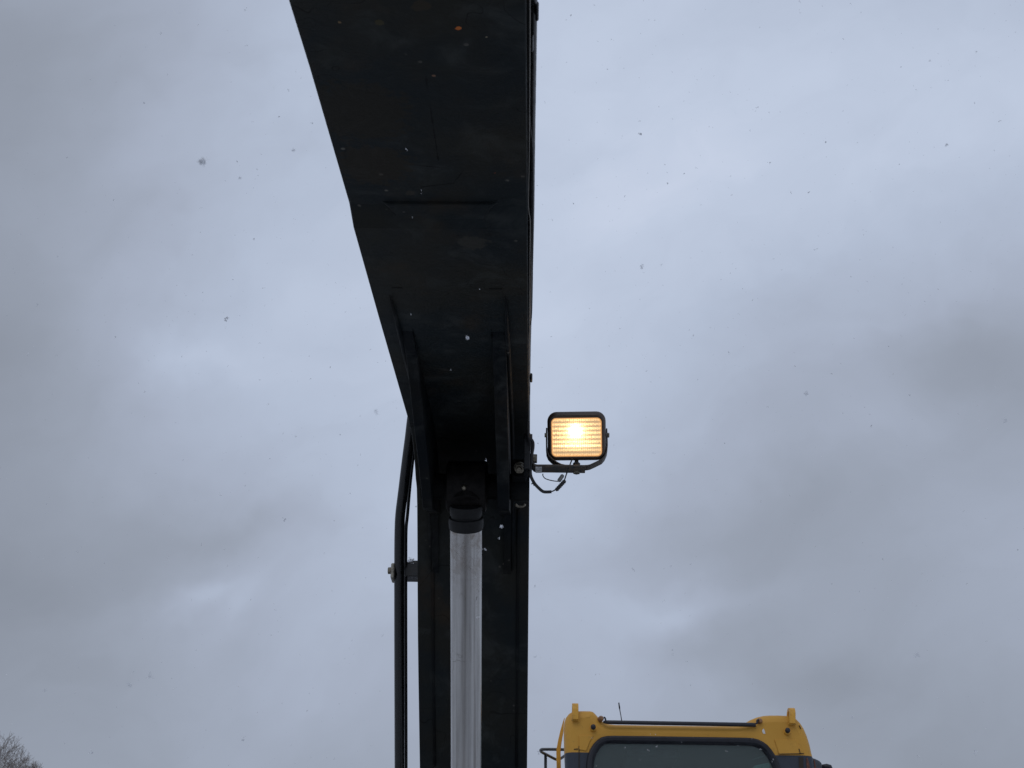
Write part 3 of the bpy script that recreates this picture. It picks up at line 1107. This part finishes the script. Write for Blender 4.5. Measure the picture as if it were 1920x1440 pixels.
outl = [(1060, 1440), (1058.5, 1412), (1057.3, 1385), (1057, 1368), (1058, 1354), (1061, 1344), (1066, 1337.5), (1073, 1333.5), (1082, 1332.2), (1095, 1332), (1107, 1332.2), (1113, 1334), (1118, 1339), (1123, 1345), (1128, 1350), (1134, 1354), (1142, 1356.8), (1155, 1357.8), (1220, 1358.8), (1280, 1359.6), (1340, 1360.4), (1380, 1360.6), (1391, 1358.4), (1397, 1354.5), (1406, 1349), (1418, 1344), (1430, 1341.2), (1442, 1340.2), (1460, 1340.2), (1475, 1340.8), (1484, 1342.8), (1493, 1347), (1501, 1355), (1508, 1366), (1514, 1380), (1519, 1396), (1522.5, 1412), (1526, 1425)]
O2 = [at_y(a, b, CY + 0.024) for a, b in outl]          # the rounded edge's full size is reached 2.4 cm behind the face
for p_ in O2:
    p_.y = CY
wr = O2[-1].x + 0.010
zlow, zwt = 1.28, 2.44
left_x = O2[0].x
base = [V((left_x + 0.004, CY, zlow)), V((left_x + 0.002, CY, zwt - 0.02))] + O2 + [V((wr, CY, zwt - 0.02)), V((wr + 0.004, CY, zlow))]
# widen right wall so the window-top vertex keeps order
n = len(base)
cx_ = sum(p.x for p in base) / n


def inset(ring, dd):
    out = []
    for i, p in enumerate(ring):
        a = ring[i - 1] if i > 0 else ring[i]
        b = ring[i + 1] if i < len(ring) - 1 else ring[i]
        tt = (b - a)
        tt.y = 0
        tt.normalize()
        nn = V((tt.z, 0, -tt.x))                       # to the right of travel = inward
        out.append(p + nn * dd)
    return out


def shell(ring_in, y, taper=0.0, droop=0.0):
    return [V((cx_ + (p.x - cx_) * (1 - taper) + (taper * 0.10), y, p.z - droop * max(0, p.z - 2.4))) for p in ring_in]


stations = [(CY, 0.034, 0, 0), (CY + 0.002, 0.026, 0, 0), (CY + 0.006, 0.017, 0, 0), (CY + 0.013, 0.009, 0, 0), (CY + 0.024, 0.003, 0, 0), (CY + 0.05, 0, 0.0, 0), (CY + 0.28, 0, 0.012, 0), (CY + 1.05, 0, 0.09, 0.1), (CY + 1.38, 0, 0.13, 0.2), (CY + 1.45, 0.03, 0.14, 0.25)]
rings = [shell(inset(base, i), y, tp, dr) for y, i, tp, dr in stations]
vs, fs = [], []
for r in rings:
    vs += r
for k in range(len(rings) - 1):
    for i in range(n - 1):
        side_low = (i in (0,)) or (i == n - 2)
        if k == 6 and side_low:
            continue                                   # side window openings
        fs.append((k * n + i, k * n + i + 1, (k + 1) * n + i + 1, (k + 1) * n + i))
o = build('shell', vs, fs, M_cab, cab, True, angle=50)
ringF = rings[0]
ringB = rings[-1]
for (k, par, nm) in ((6, None, 'side_window'),):
    for i in (0, n - 2):
        q = [rings[k][i], rings[k][i + 1], rings[k + 1][i + 1], rings[k + 1][i]]
        mb = MB()
        mb.raw(q, [(0, 1, 2, 3)])
        # built below once the glass material exists
        if i == 0:
            SW0 = q
        else:
            SW1 = q

wout = [(1099, 1440), (1099.8, 1428), (1102, 1416), (1106, 1405), (1112, 1395.5), (1119, 1388), (1127, 1382.5), (1137, 1380), (1150, 1379.5), (1215, 1380.2), (1280, 1381.2), (1345, 1382.2), (1400, 1383.2), (1412, 1384), (1422, 1386.5), (1431, 1391), (1439, 1397), (1447, 1406), (1454, 1417), (1460, 1429), (1464, 1441)]
W2 = [at_y(a, b, CY) for a, b in wout]
wl0 = [V((W2[0].x + 0.002, CY, 1.42))] + W2 + [V((W2[-1].x + 0.004, CY, 1.42))]
bm = bmesh.new()
av = [bm.verts.new(p) for p in ringF]
ae = [bm.edges.new((av[i], av[(i + 1) % n])) for i in range(n)]
wv = [bm.verts.new(p) for p in wl0]
we = [bm.edges.new((wv[i], wv[(i + 1) % len(wv)])) for i in range(len(wv))]
bmesh.ops.triangle_fill(bm, use_beauty=True, use_dissolve=False, edges=ae + we)
bm.verts.ensure_lookup_table()
bm.verts.index_update()
vs = [v.co.copy() for v in bm.verts]
fs = [tuple(v.index for v in f.verts) for f in bm.faces]
bm.free()
build('front_panel', vs, fs, M_cab, cab, False)

# rear wall with its window
bw = MB()
cxb = sum(p.x for p in ringB) / n
zr0, zr1 = 1.5, min(p.z for p in ringB[3:-3]) if False else 2.40
hole = [V((cxb - 0.33, ringB[0].y, 1.75)), V((cxb - 0.33, ringB[0].y, 2.36)), V((cxb + 0.33, ringB[0].y, 2.36)), V((cxb + 0.33, ringB[0].y, 1.75))]
bm = bmesh.new()
av = [bm.verts.new(p) for p in ringB]
ae = [bm.edges.new((av[i], av[(i + 1) % n])) for i in range(n)]
wv = [bm.verts.new(p) for p in hole]
we = [bm.edges.new((wv[i], wv[(i + 1) % 4])) for i in range(4)]
bmesh.ops.triangle_fill(bm, use_beauty=True, use_dissolve=False, edges=ae + we)
bm.verts.index_update()
build('rear_panel', [v.co.copy() for v in bm.verts], [tuple(v.index for v in f.verts) for f in bm.faces], M_cab, cab)
bm.free()

t = NT('tinted_glass')
t.b.inputs['Base Color'].default_value = (0.62, 0.76, 0.74, 1)
t.b.inputs['Roughness'].default_value = 0.02
t.b.inputs['Transmission Weight'].default_value = 1.0
t.b.inputs['IOR'].default_value = 1.0
tr = t.n('ShaderNodeBsdfTransparent')
tr.inputs['Color'].default_value = (0.62, 0.78, 0.76, 1)
gl = t.n('ShaderNodeBsdfGlossy')
gl.inputs['Roughness'].default_value = 0.03
dfn = t.n('ShaderNodeBsdfDiffuse')
dfn.inputs['Color'].default_value = (0.30, 0.34, 0.33, 1)
fr = t.n('ShaderNodeFresnel')
fr.inputs['IOR'].default_value = 1.5
m1 = t.n('ShaderNodeMixShader')
m1.inputs[0].default_value = 0.14
t.l(tr.outputs[0], m1.inputs[1])
t.l(dfn.outputs[0], m1.inputs[2])
m2 = t.n('ShaderNodeMixShader')
t.l(fr.outputs[0], m2.inputs[0])
t.l(m1.outputs[0], m2.inputs[1])
t.l(gl.outputs[0], m2.inputs[2])
outn = [x for x in t.t.nodes if x.type == 'OUTPUT_MATERIAL'][0]
t.l(m2.outputs[0], outn.inputs['Surface'])
M_glass = t.m

# window seal: half-round rubber frame, and the windscreen glass inside it
win = inset(wl0, 0.030)
sr = MB()
prs = [(0.000, 0.004), (0.003, -0.012), (0.010, -0.018), (0.020, -0.014), (0.028, -0.004), (0.030, 0.012)]
rr_ = [[p + V((0, dy, 0)) for p in inset(wl0, ii)] for ii, dy in prs]
nw = len(wl0)
for k in range(len(rr_) - 1):
    a, b = rr_[k], rr_[k + 1]
    sr.raw(a + b, [(i, i + 1, nw + i + 1, nw + i) for i in range(nw - 1)])
sr.build('window_seal', M_seal, cab, True)
gp = inset(wl0, 0.027)
g = MB()
g.prism([p + V((0, 0.006, 0)) for p in gp], [p + V((0, 0.011, 0)) for p in gp])
g.build('windscreen', M_glass, cab)
for q in (SW0, SW1):
    c = sum((p for p in q), V((0, 0, 0))) / 4
    off = V((0.004 if c.x < cx_ else -0.004, 0, 0))
    MB().prism(q, [p + off for p in q]).build('side_window', M_glass, cab)
MB().prism([p for p in hole], [p + V((0, 0.005, 0)) for p in hole]).build('rear_window', M_glass, cab)

# interior: headliner, seat back, inner lamp strip
M_in = simple('grey_headliner', (0.20, 0.215, 0.21), 0.8, 0, 0.15, 20, 0.2)
zh = at_y(1280, 1376, CY).z
mb = MB()
x0_, x1_ = left_x + 0.06, wr - 0.10
mb.box((x0_, CY + 0.03, zh - 0.004), (x1_, CY + 1.40, zh + 0.010))
mb.build('headliner', M_in, cab)
mb = MB()
mb.box((x0_ + 0.2, CY + 0.30, zh - 0.030), (x0_ + 0.42, CY + 0.75, zh - 0.0045))
bevel(mb.build('ceiling_console', M_in, cab), 0.01)
mb = MB()
sc0 = cxb
for (a, b) in (((sc0 - .25, CY + .85, 1.55), (sc0 + .25, CY + .98, 2.35)), ((sc0 - .25, CY + .45, 1.45), (sc0 + .25, CY + .95, 1.58))):
    mb.box(a, b, bev=0.04)
mb.build('seat', simple('seat_cloth', (0.03, 0.03, 0.035), 0.9, 0, 0.2, 60, 0.2), cab, True, 40)
MB().box((left_x + .01, CY + .02, 1.26), (wr, CY + 1.44, 1.32)).build('cab_floor', M_dark, cab)

# black bar across the roof front, hatch hinges, antenna
bar = MB()
bar.tube([at_y(1131, 1353.8, CY - 0.012), at_y(1140, 1354.2, CY - .012), at_y(1280, 1356.6, CY - 0.012), at_y(1408, 1359, CY - 0.012), at_y(1417, 1359.5, CY - .012)], [0.005, 0.0078, 0.0078, 0.0082, 0.0078], 14)
bar.build('roof_bar', M_seal, cab, True)
for px, py in ((1128, 1347.5), (1425.5, 1352.0)):
    c = at_y(px, py, CY - 0.004)
    h = MB()
    h.tube([c + V((-0.006, 0.02, 0)), c + V((-0.002, -0.004, 0)), c + V((0.0, -0.012, 0.0))], [0.011, 0.011, 0.006], 16)
    ho = h.build('hatch_knob', simple('faded_brown_plastic', (0.26, 0.13, 0.06), 0.5, 0, 0.3, 50, 0.1), cab, True, 40)
    h = MB()
    s = 1 if px < 1200 else -1
    h.tube(smooth_path([c + V((s * 0.008, -0.012, 0.003)), c + V((s * 0.013, -0.012, 0.0)), c + V((s * 0.015, -0.012, -0.008)), c + V((s * .018, -0.012, -0.014))], 3), 0.0035, 8)
    h.build('knob_lever', M_seal, ho, True)
an = MB()
an.tube([at_y(1166.5, 1357, CY + 0.05), at_y(1164, 1341, CY + .05), at_y(1162, 1330, CY + .05), at_y(1161.6, 1327, CY + .05), at_y(1160.2, 1317.5, CY + .05)], [0.0021, 0.0017, 0.0019, 0.0031, 0.0024], 8)
an.build('antenna', M_seal, cab, True)

# lifting eyes: strap loops standing on the shoulders
for px, ytop, ybot in ((1078.8, 1319.3, 1349.5), (1485.5, 1328, 1357)):
    a, b = at_y(px, ybot, CY - 0.014), at_y(px, ytop, CY - 0.014)
    h = b.z - a.z
    wdt = 0.0245
    loop = []
    R = 0.026
    cy = a.y + R
    pts = [(a.y, a.z), (a.y, b.z - R)] + [(cy - R * math.cos(q), b.z - R + R * math.sin(q)) for q in [math.radians(d) for d in range(15, 180, 15)]] + [(cy + R, b.z - R), (cy + R, a.z)]
    rings = []
    for i, (yy, zz) in enumerate(pts):
        p = V((yy, zz))
        q0 = V(pts[max(i - 1, 0)])
        q1 = V(pts[min(i + 1, len(pts) - 1)])
        d = (q1 - q0).normalized()
        nn = V((-d.y, d.x)) * 0.0065
        o_, i_ = p + nn, p - nn
        lean = (zz - a.z) * (b.x - a.x) / h
        rings.append([V((a.x - wdt / 2 + lean, o_.x, o_.y)), V((a.x + wdt / 2 + lean, o_.x, o_.y)), V((a.x + wdt / 2 + lean, i_.x, i_.y)), V((a.x - wdt / 2 + lean, i_.x, i_.y))])
    e_ = MB().loft(rings).build('lifting_eye', M_yel, cab, True, 30)
    bevel(e_, 0.0012, 2, 40)
    wbd = MB()
    wbd.tube([a + V((-wdt / 2 - .002, 0.005, -0.001)), a + V((wdt / 2 + .002, 0.005, -0.001))], 0.004, 8)
    wbd.build('weld_bead', M_yel, e_, True)

# round black buffers on yellow collars
for px, py in ((1112, 1365), (1475.5, 1371.5)):
    c = at_y(px, py, CY)
    k = MB()
    k.tube([c + V((0, 0.004, -0.004)), c + V((0, -0.010, -0.003)), c + V((0, -0.012, -0.003))], [0.0125, 0.0112, 0.009], 20)
    ko = k.build('buffer', M_yel, cab, True, 40)
    k = MB()
    k.tube([c + V((0, -0.012, 0)), c + V((0, -0.020, 0.001)), c + V((0, -0.025, 0.001)), c + V((0, -0.027, 0.001))], [0.0100, 0.0100, 0.0075, 0.003], 20)
    k.build('rubber_cap', M_seal, ko, True, 50)


def plate(pxs, name, mat, par, y0, th, bw=0.0):
    P = [at_y(a, b, y0) for a, b in pxs]
    o = MB().prism(P, [p + V((0, th, 0)) for p in P]).build(name, mat, par)
    if bw:
        bevel(o, bw, 2, 40)
    return o


M_pale = simple('pale_teal_patch', (0.50, 0.66, 0.62), 0.6, 0, 0.15, 30, 0.0)  # added pale plates: bright patches of the glass put into colour
plate([(1411, 1440), (1414.5, 1435.5), (1441, 1430), (1443.5, 1434.5), (1443.5, 1460), (1411, 1460)], 'bright_patch', M_pale, cab, CY + 0.0125, 0.001)
plate([(1449, 1427), (1451.5, 1428), (1452.5, 1433), (1448, 1437.5), (1447, 1435)], 'bright_patch', M_pale, cab, CY + 0.0125, 0.001)
plate([(1410, 1423.6), (1433, 1417.2), (1434, 1418.2), (1411, 1425.2)], 'lit_streak', simple('dull_grey_streak', (0.22, 0.28, 0.27), 0.6, 0, 0.1, 30, 0.0), cab, CY + 0.0125, 0.001)  # added thin plate: a lit streak in the glass, put into colour

plate([(1086, 1379), (1113, 1379), (1106, 1390), (1101, 1403), (1099, 1408), (1086, 1405)], 'corner_panel', M_cab, cab, CY - 0.004, 0.006, 0.0015)
plate([(1452, 1386.5), (1491, 1386.5), (1494.5, 1390), (1501, 1413), (1461, 1414)], 'corner_panel', M_cab, cab, CY - 0.004, 0.006, 0.0015)
M_seam = simple('dark_seam', (0.03, 0.022, 0.015), 0.8, 0, 0.3, 60, 0.0)
plate([(1085, 1399), (1086.4, 1399), (1086.8, 1500), (1085.4, 1500)], 'seam', M_seam, cab, CY - 0.0035, 0.004)
plate([(1076, 1404), (1083.5, 1403.5), (1084, 1405), (1076, 1405.4)], 'seam', M_seam, cab, CY - 0.0025, 0.003)
plate([(1498, 1420), (1506, 1420), (1508, 1500), (1500, 1500)], 'door_gap', M_seam, cab, CY - 0.0035, 0.004)
plate([(1459, 1413.2), (1501, 1412.4), (1501, 1413.6), (1459, 1414.4)], 'seam', M_seam, cab, CY - 0.0062, 0.002)
plate([(1497.5, 1404), (1499, 1404), (1501, 1412), (1507.5, 1412), (1507.5, 1413.6), (1500, 1413.6)], 'seam', M_seam, cab, CY - 0.0062, 0.002)
plate([(1498.3, 1360), (1499.5, 1360), (1502.5, 1366), (1501.3, 1366.5)], 'seam', M_seam, cab, CY + 0.001, 0.01)
plate([(1429.5, 1368), (1432, 1366), (1434, 1371), (1435.3, 1375.5), (1431, 1375.5), (1429, 1371)], 'paint_chip', simple('bare_white_primer', (0.7, 0.7, 0.7), 0.6, 0, 0.1, 60, 0.0), cab, CY - 0.0015, 0.002)

# door-side pillar: dark casing, rust-red strips and mirror stub on the right
M_rust = simple('rust_red_strip', (0.12, 0.042, 0.025), 0.6, 0, 0.5, 60, 0.3)
M_slate = simple('slate_paint', (0.05, 0.056, 0.068), 0.45, 0, 0.3, 40, 0.2)
plate([(1524, 1420.5), (1530, 1422.5), (1537, 1426), (1541, 1430), (1542, 1436), (1543, 1500), (1512, 1500), (1512, 1425)], 'pillar_casing', M_slate, cab, CY + 0.05, 0.12, 0.008)
plate([(1511.5, 1421), (1514.5, 1421), (1520, 1440), (1526, 1500), (1519, 1500), (1513, 1440)], 'pillar_strip', M_rust, cab, CY - 0.004, 0.008, 0.002)
plate([(1526, 1424), (1527.2, 1424), (1530.5, 1440), (1534, 1500), (1529, 1500), (1526.5, 1440)], 'pillar_strip', M_rust, cab, CY + 0.044, 0.008, 0.001)
mm = MB()
mm.tube([at_y(1541, 1437.5, CY + .1), at_y(1550, 1436.5, CY + .1), at_y(1556, 1438, CY + .1), at_y(1558.5, 1443, CY + .1), at_y(1559, 1500, CY + .1)], [0.008, 0.0095, 0.0095, 0.0085, 0.0085], 12)
mm.build('mirror_arm', M_seal, cab, True)

# guard rail behind the cab's left side, and the yellow grab rail
zr = at_y(1014, 1407, 5.55).z
rail = MB()
loop = [at_z(a, b, zr) for a, b in [(1075, 1405.5), (1059, 1405.5), (1035, 1405), (1020, 1405), (1015, 1405.6), (1013.6, 1407.5), (1016, 1410.4), (1025, 1415), (1041, 1423.3), (1046, 1424.2), (1051, 1422.3), (1063, 1414), (1078, 1403)]]
rail.tube(smooth_path(loop, 3), 0.0062, 12)
ro_ = rail.build('guard_rail', simple('grey_black_rail', (0.06, 0.062, 0.066), 0.35, 0, 0.3, 40, 0.1), ex, True)
rp = MB()
a = at_z(1023, 1413.5, zr)
rp.tube([a, a + V((0.0, 0, -0.25)), a + V((0, 0, -1.2))], 0.0065, 12)
rp.build('rail_post', M_black, ro_, True)
gy = CY + 0.30
gb = MB()
ctr = [(1058.5, 1346, .5), (1056.4, 1354, 1.2), (1053.6, 1370, 3.0), (1050.0, 1388, 3.6), (1048.0, 1400, 3.8), (1047.2, 1406, 4.0), (1047.4, 1420, 4.0), (1047.8, 1440, 4.0), (1048.5, 1560, 4.0)]
rings = []
for a, b, w in ctr:
    p, q = at_y(a - w, b, gy), at_y(a + w, b, gy)
    rings.append([p, q, q + V((0, 0.03, 0)), p + V((0, 0.03, 0))])
bevel(gb.loft(rings).build('grab_rail', M_yel, ex), 0.002)

# ---- rest of the machine below the frame: deck, engine housing, chassis, wheels, stick and bucket behind the viewer
M_deck = simple('deck_paint', (0.60, 0.33, 0.07), 0.45, 0, 0.15, 6, 0.1)
mb = MB()
mb.box((-1.15, 4.75, 1.02), (1.35, 8.0, 1.24), bev=0.03)
mb.build('deck', M_dark, ex)
mb = MB()
mb.box((-1.12, 5.6, 1.26), (0.10, 7.9, 1.95), bev=0.06)
mb.build('engine_housing', M_slate, ex)
mb = MB()
mb.box((-1.15, 7.3, 1.0), (1.33, 8.3, 1.9), bev=0.12)
mb.build('counterweight', M_slate, ex)
mb = MB()
for s in (-1, 1):
    xs_ = XM + s * 0.20
    ring = [V((xs_, 4.55, 1.24)), V((xs_, 4.60, 1.62)), V((xs_, 4.85, 1.72)), V((xs_, 5.1, 1.55)), V((xs_, 5.4, 1.24))]
    mb.prism(ring, [p + V((s * 0.03, 0, 0)) for p in ring])
mb.build('boom_foot_bracket', M_dark, ex)
mb = MB()
mb.box((-0.55, 4.3, 0.55), (0.65, 7.9, 0.95), bev=0.04)
mb.build('chassis', M_dark, ex)
M_tyre = simple('tyre_rubber', (0.02, 0.02, 0.02), 0.85, 0, 0.3, 30, 0.5)
for sx_ in (-1, 1):
    for yy in (4.75, 7.3):
        w = MB()
        xc = 0.05 + sx_ * 0.88
        prs = [(-.22, .30), (-.22, .46), (-.17, .52), (.17, .52), (.22, .46), (.22, .30)]
        w.tube([V((xc + a, yy, 0.52)) for a, b in prs], [b for a, b in prs], 36)
        wo_ = w.build('wheel', M_tyre, ex, True, 30)
        w = MB()
        w.tube([V((xc - 0.225, yy, 0.52)), V((xc + .225, yy, 0.52))], 0.28, 30)
        w.build('rim', M_deck, wo_, True, 30)
mb = MB()
NB = UND[0]
xw = 0.11
ring = [(NB.x + 0.14, NB.y + 0.10), (NB.x - 0.15, NB.y + 0.42), (NB.x - 0.42, NB.y + 0.25), (NB.x - 0.75, NB.y - 1.3), (NB.x - 0.55, NB.y - 1.36)]
mb.prism([V((XM - xw, a, b)) for a, b in ring], [V((XM + xw, a, b)) for a, b in ring])
mb.build('stick', M_dark, ex)
mb = MB()
bk = [(NB.x - 0.80, NB.y - 1.25), (NB.x - 0.50, NB.y - 1.30), (NB.x - 0.35, NB.y - 1.75), (NB.x - 0.55, NB.y - 2.15), (NB.x - 0.95, NB.y - 2.2), (NB.x - 0.60, NB.y - 1.95), (NB.x - 0.58, NB.y - 1.7)]
mb.prism([V((XM - 0.35, a, b)) for a, b in bk], [V((XM + 0.35, a, b)) for a, b in bk])
mb.build('bucket', M_dark, ex)

# ------------------------------------------------------------------ bare trees
def bark(name, c):
    return simple(name, c, 0.9, 0, 0.3, 3, 0.0)


def bare_tree(name, top_px, dist, crown_r, seed, label, mat):
    rnd = random.Random(seed)
    top = at_y(top_px[0], top_px[1], dist)
    basep = V((top.x, dist, 0))
    Hh = top.z
    root = empty(name, basep)
    tag(root, label, 'tree', None)
    trunk = MB()
    hb = Hh - crown_r * 2.1
    tp = [basep + V((rnd.uniform(-.1, .1) * i, rnd.uniform(-.1, .1) * i, hb * i / 4)) for i in range(5)]
    trunk.tube(tp, [0.26, 0.22, 0.19, 0.17, 0.15], 10)
    trunk.build('trunk', mat, root, True)
    cc_ = V((top.x, dist, Hh - crown_r * 1.02))
    mbl = MB()
    mbt = MB()

    def inside(p):
        q = p - cc_
        return (q.x / crown_r) ** 2 + (q.y / crown_r) ** 2 + (q.z / (crown_r * 1.06)) ** 2

    def grow(p, d, L, r, lev):
        segs = 3
        pts, rs = [p], [r]
        q = p.copy()
        dd = d.copy()
        for k in range(segs):
            dd = (dd + V((rnd.gauss(0, .16), rnd.gauss(0, .16), rnd.gauss(0.05, .12)))).normalized()
            q = q + dd * (L / segs)
            pts.append(q.copy())
            rs.append(max(0.0048, r * (1 - 0.4 * (k + 1) / segs)))
            if inside(q) > 1.0 + rnd.uniform(-.10, .10):
                break
        (mbl if lev <= 2 else mbt).tube(pts, rs, 5 if lev <= 2 else 3, cap=False)
        if lev >= 7 or (lev > 2 and inside(q) > 1.0):
            return
        nch = 3 if lev < 5 else rnd.choice((2, 3, 3))
        for c in range(nch):
            tpos = pts[rnd.randint(max(1, len(pts) - 2), len(pts) - 1)]
            sp = rnd.uniform(0.35, 0.95)
            ax = dd.orthogonal().normalized()
            ax.rotate(Matrix.Rotation(rnd.uniform(0, 6.28), 3, dd))
            nd = (dd * math.cos(sp) + ax * math.sin(sp) + V((0, 0, .12))).normalized()
            grow(tpos, nd, L * rnd.uniform(.66, .86), max(0.0048, rs[-1] * rnd.uniform(.6, .8)), lev + 1)

    for k in range(7):
        a = 2 * math.pi * k / 7 + rnd.uniform(-.3, .3)
        el = rnd.uniform(0.5, 1.3)
        grow(tp[-1], V((math.cos(a) * math.cos(el), math.sin(a) * math.cos(el), math.sin(el))), crown_r * 0.62, 0.085, 1)
    mbl.build('limbs', mat, root)
    cr = mbt.build('crown', mat, root)
    return root


M_bark = bark('grey_brown_bark', (0.22, 0.19, 0.17))
bare_tree('bare_tree', (-19, 1362), 58.0, 2.15, 3, 'bare winter tree with dense fine twigs, taller one in the lower left corner', M_bark)
bare_tree('bare_tree', (59, 1422), 64.0, 1.2, 11, 'low bare treetop just right of the taller bare tree', M_bark)

# ------------------------------------------------------------------ falling snow
t = NT('snow')
t.b.inputs['Base Color'].default_value = (0.82, 0.84, 0.88, 1)
t.b.inputs['Roughness'].default_value = 0.9
M_snow = t.m


def flake(mb, c, r, rnd, n=4):
    for k in range(n):
        o_ = V((rnd.gauss(0, .45), rnd.gauss(0, .45), rnd.gauss(0, .45))) * r
        s = r * rnd.uniform(.35, .75)
        P = [c + o_ + V((rnd.gauss(0, 1), rnd.gauss(0, 1), rnd.gauss(0, 1))).normalized() * s for _ in range(4)]
        mb.raw(P, [(0, 1, 2), (0, 2, 3), (0, 3, 1), (1, 3, 2)])


rnd = random.Random(42)
mb = MB()
cnt = 0
while cnt < 7500:
    p = V((rnd.uniform(-4.2, 4.2), rnd.uniform(0.9, 9.5), rnd.uniform(1.2, 7.5)))
    if (p - CAM).length < 1.35:
        continue
    if p.z < 2.2 and p.y > 6:
        continue
    rr0 = 0.0017 + 0.0030 * rnd.random() ** 1.8
    flake(mb, p, rr0, rnd, 4)
    cnt += 1
tag(mb.build('falling_snow', M_snow), 'small snowflakes falling through the air all round the boom', 'snow', None, 'stuff')

big = [(377, 303, 1.0, 8.0, 'largest falling snowflake, upper left sky well left of the boom'),
       (449, 334, 1.2, 3.6, 'small dark snowflake just right of and below the largest flake'),
       (550, 281, 1.3, 3.6, 'small snowflake between the largest flake and the boom edge'),
       (281, 1268, 1.1, 5.2, 'ragged three-pronged snowflake in the lower left sky'),
       (242, 1285, 0.8, 5.0, 'faint blurred snowflake left of the ragged three-pronged flake'),
       (1203, 499, 1.6, 3.8, 'snowflake in open sky above the lit lamp'),
       (1885, 788, 1.3, 4.2, 'grey snowflake close to the right edge of the picture'),
       (1718, 1229, 1.0, 4.8, 'pale feathery snowflake high above the right side of the cab'),
       (1511, 738, 1.5, 4.0, 'curled snowflake right of the lit lamp'),
       (876, 633, 1.6, 4.2, 'grey snowflake in front of the dark boom underside'),
       (940, 986, 2.2, 3.4, 'white elongated snowflake right of the rod collar'),
       (83, 1294, 0.9, 3.4, 'small blurred snowflake above the bare tree'),
       (706, 772, 1.0, 3.8, 'faint oval snowflake just left of the boom bend')]
for i, (px, py, Z, rp_, lab) in enumerate(big):
    r = rp_ * Z / F_PX
    mbk = MB()
    rn = random.Random(100 + i)
    if i == 3:
        for q in range(3):
            a = math.radians(95 + q * 118)
            tip = at(px, py, Z) + (RGT * math.cos(a) + UPV * math.sin(a)) * r * 1.5
            for k in range(5):
                flake(mbk, at(px, py, Z).lerp(tip, k / 4), r * .5, rn, 3)
    else:
        for k in range(9 if i == 0 else 5):
            flake(mbk, at(px, py, Z) + (RGT * rn.gauss(0, .38) + UPV * rn.gauss(0, .38) + FWD * rn.gauss(0, .3)) * r, r * 0.60, rn, 7)
    tag(mbk.build('snowflake', M_snow), lab, 'snowflake', 'snowflakes falling near the camera')

# dab of snow lying on the pipe clamp
cl = MB()
rn = random.Random(5)
cc0 = at(770, 1054, 3.80)
for k in range(26):
    flake(cl, cc0 + V((rn.gauss(0, .006), rn.gauss(0, .006), rn.gauss(0.0, .004) + .002)), 0.006, rn, 2)
tag(cl.build('snow_dab', M_snow), 'little heap of snow caught on top of the pipe clamp', 'snow')

# wet flakes stuck to the windscreen, its seal and the boom steel
st_ = MB()
rn = random.Random(9)
for px, py, rr1 in ((1172, 1402, .004), (1231, 1400, .007), (1216, 1406, .005), (1425, 1405, .005), (1249, 1419, .003), (1361, 1408, .004), (1363, 1409, .003), (1278, 1392, .003), (1450, 1425, .005), (1409, 1386, .003),
                    (1118, 1436, .003), (1229, 1377, .003), (1447, 1427, .004), (1141, 1406, .002), (1300, 1382, .002), (1200, 1425, .0025)):
    flake(st_, at_y(px, py, CY - 0.016), rr1 * 0.8, rn, 4)
tag(st_.build('wet_snow', M_snow), 'wet snowflakes stuck on the cab windscreen and its black seal', 'snow', None, 'stuff')
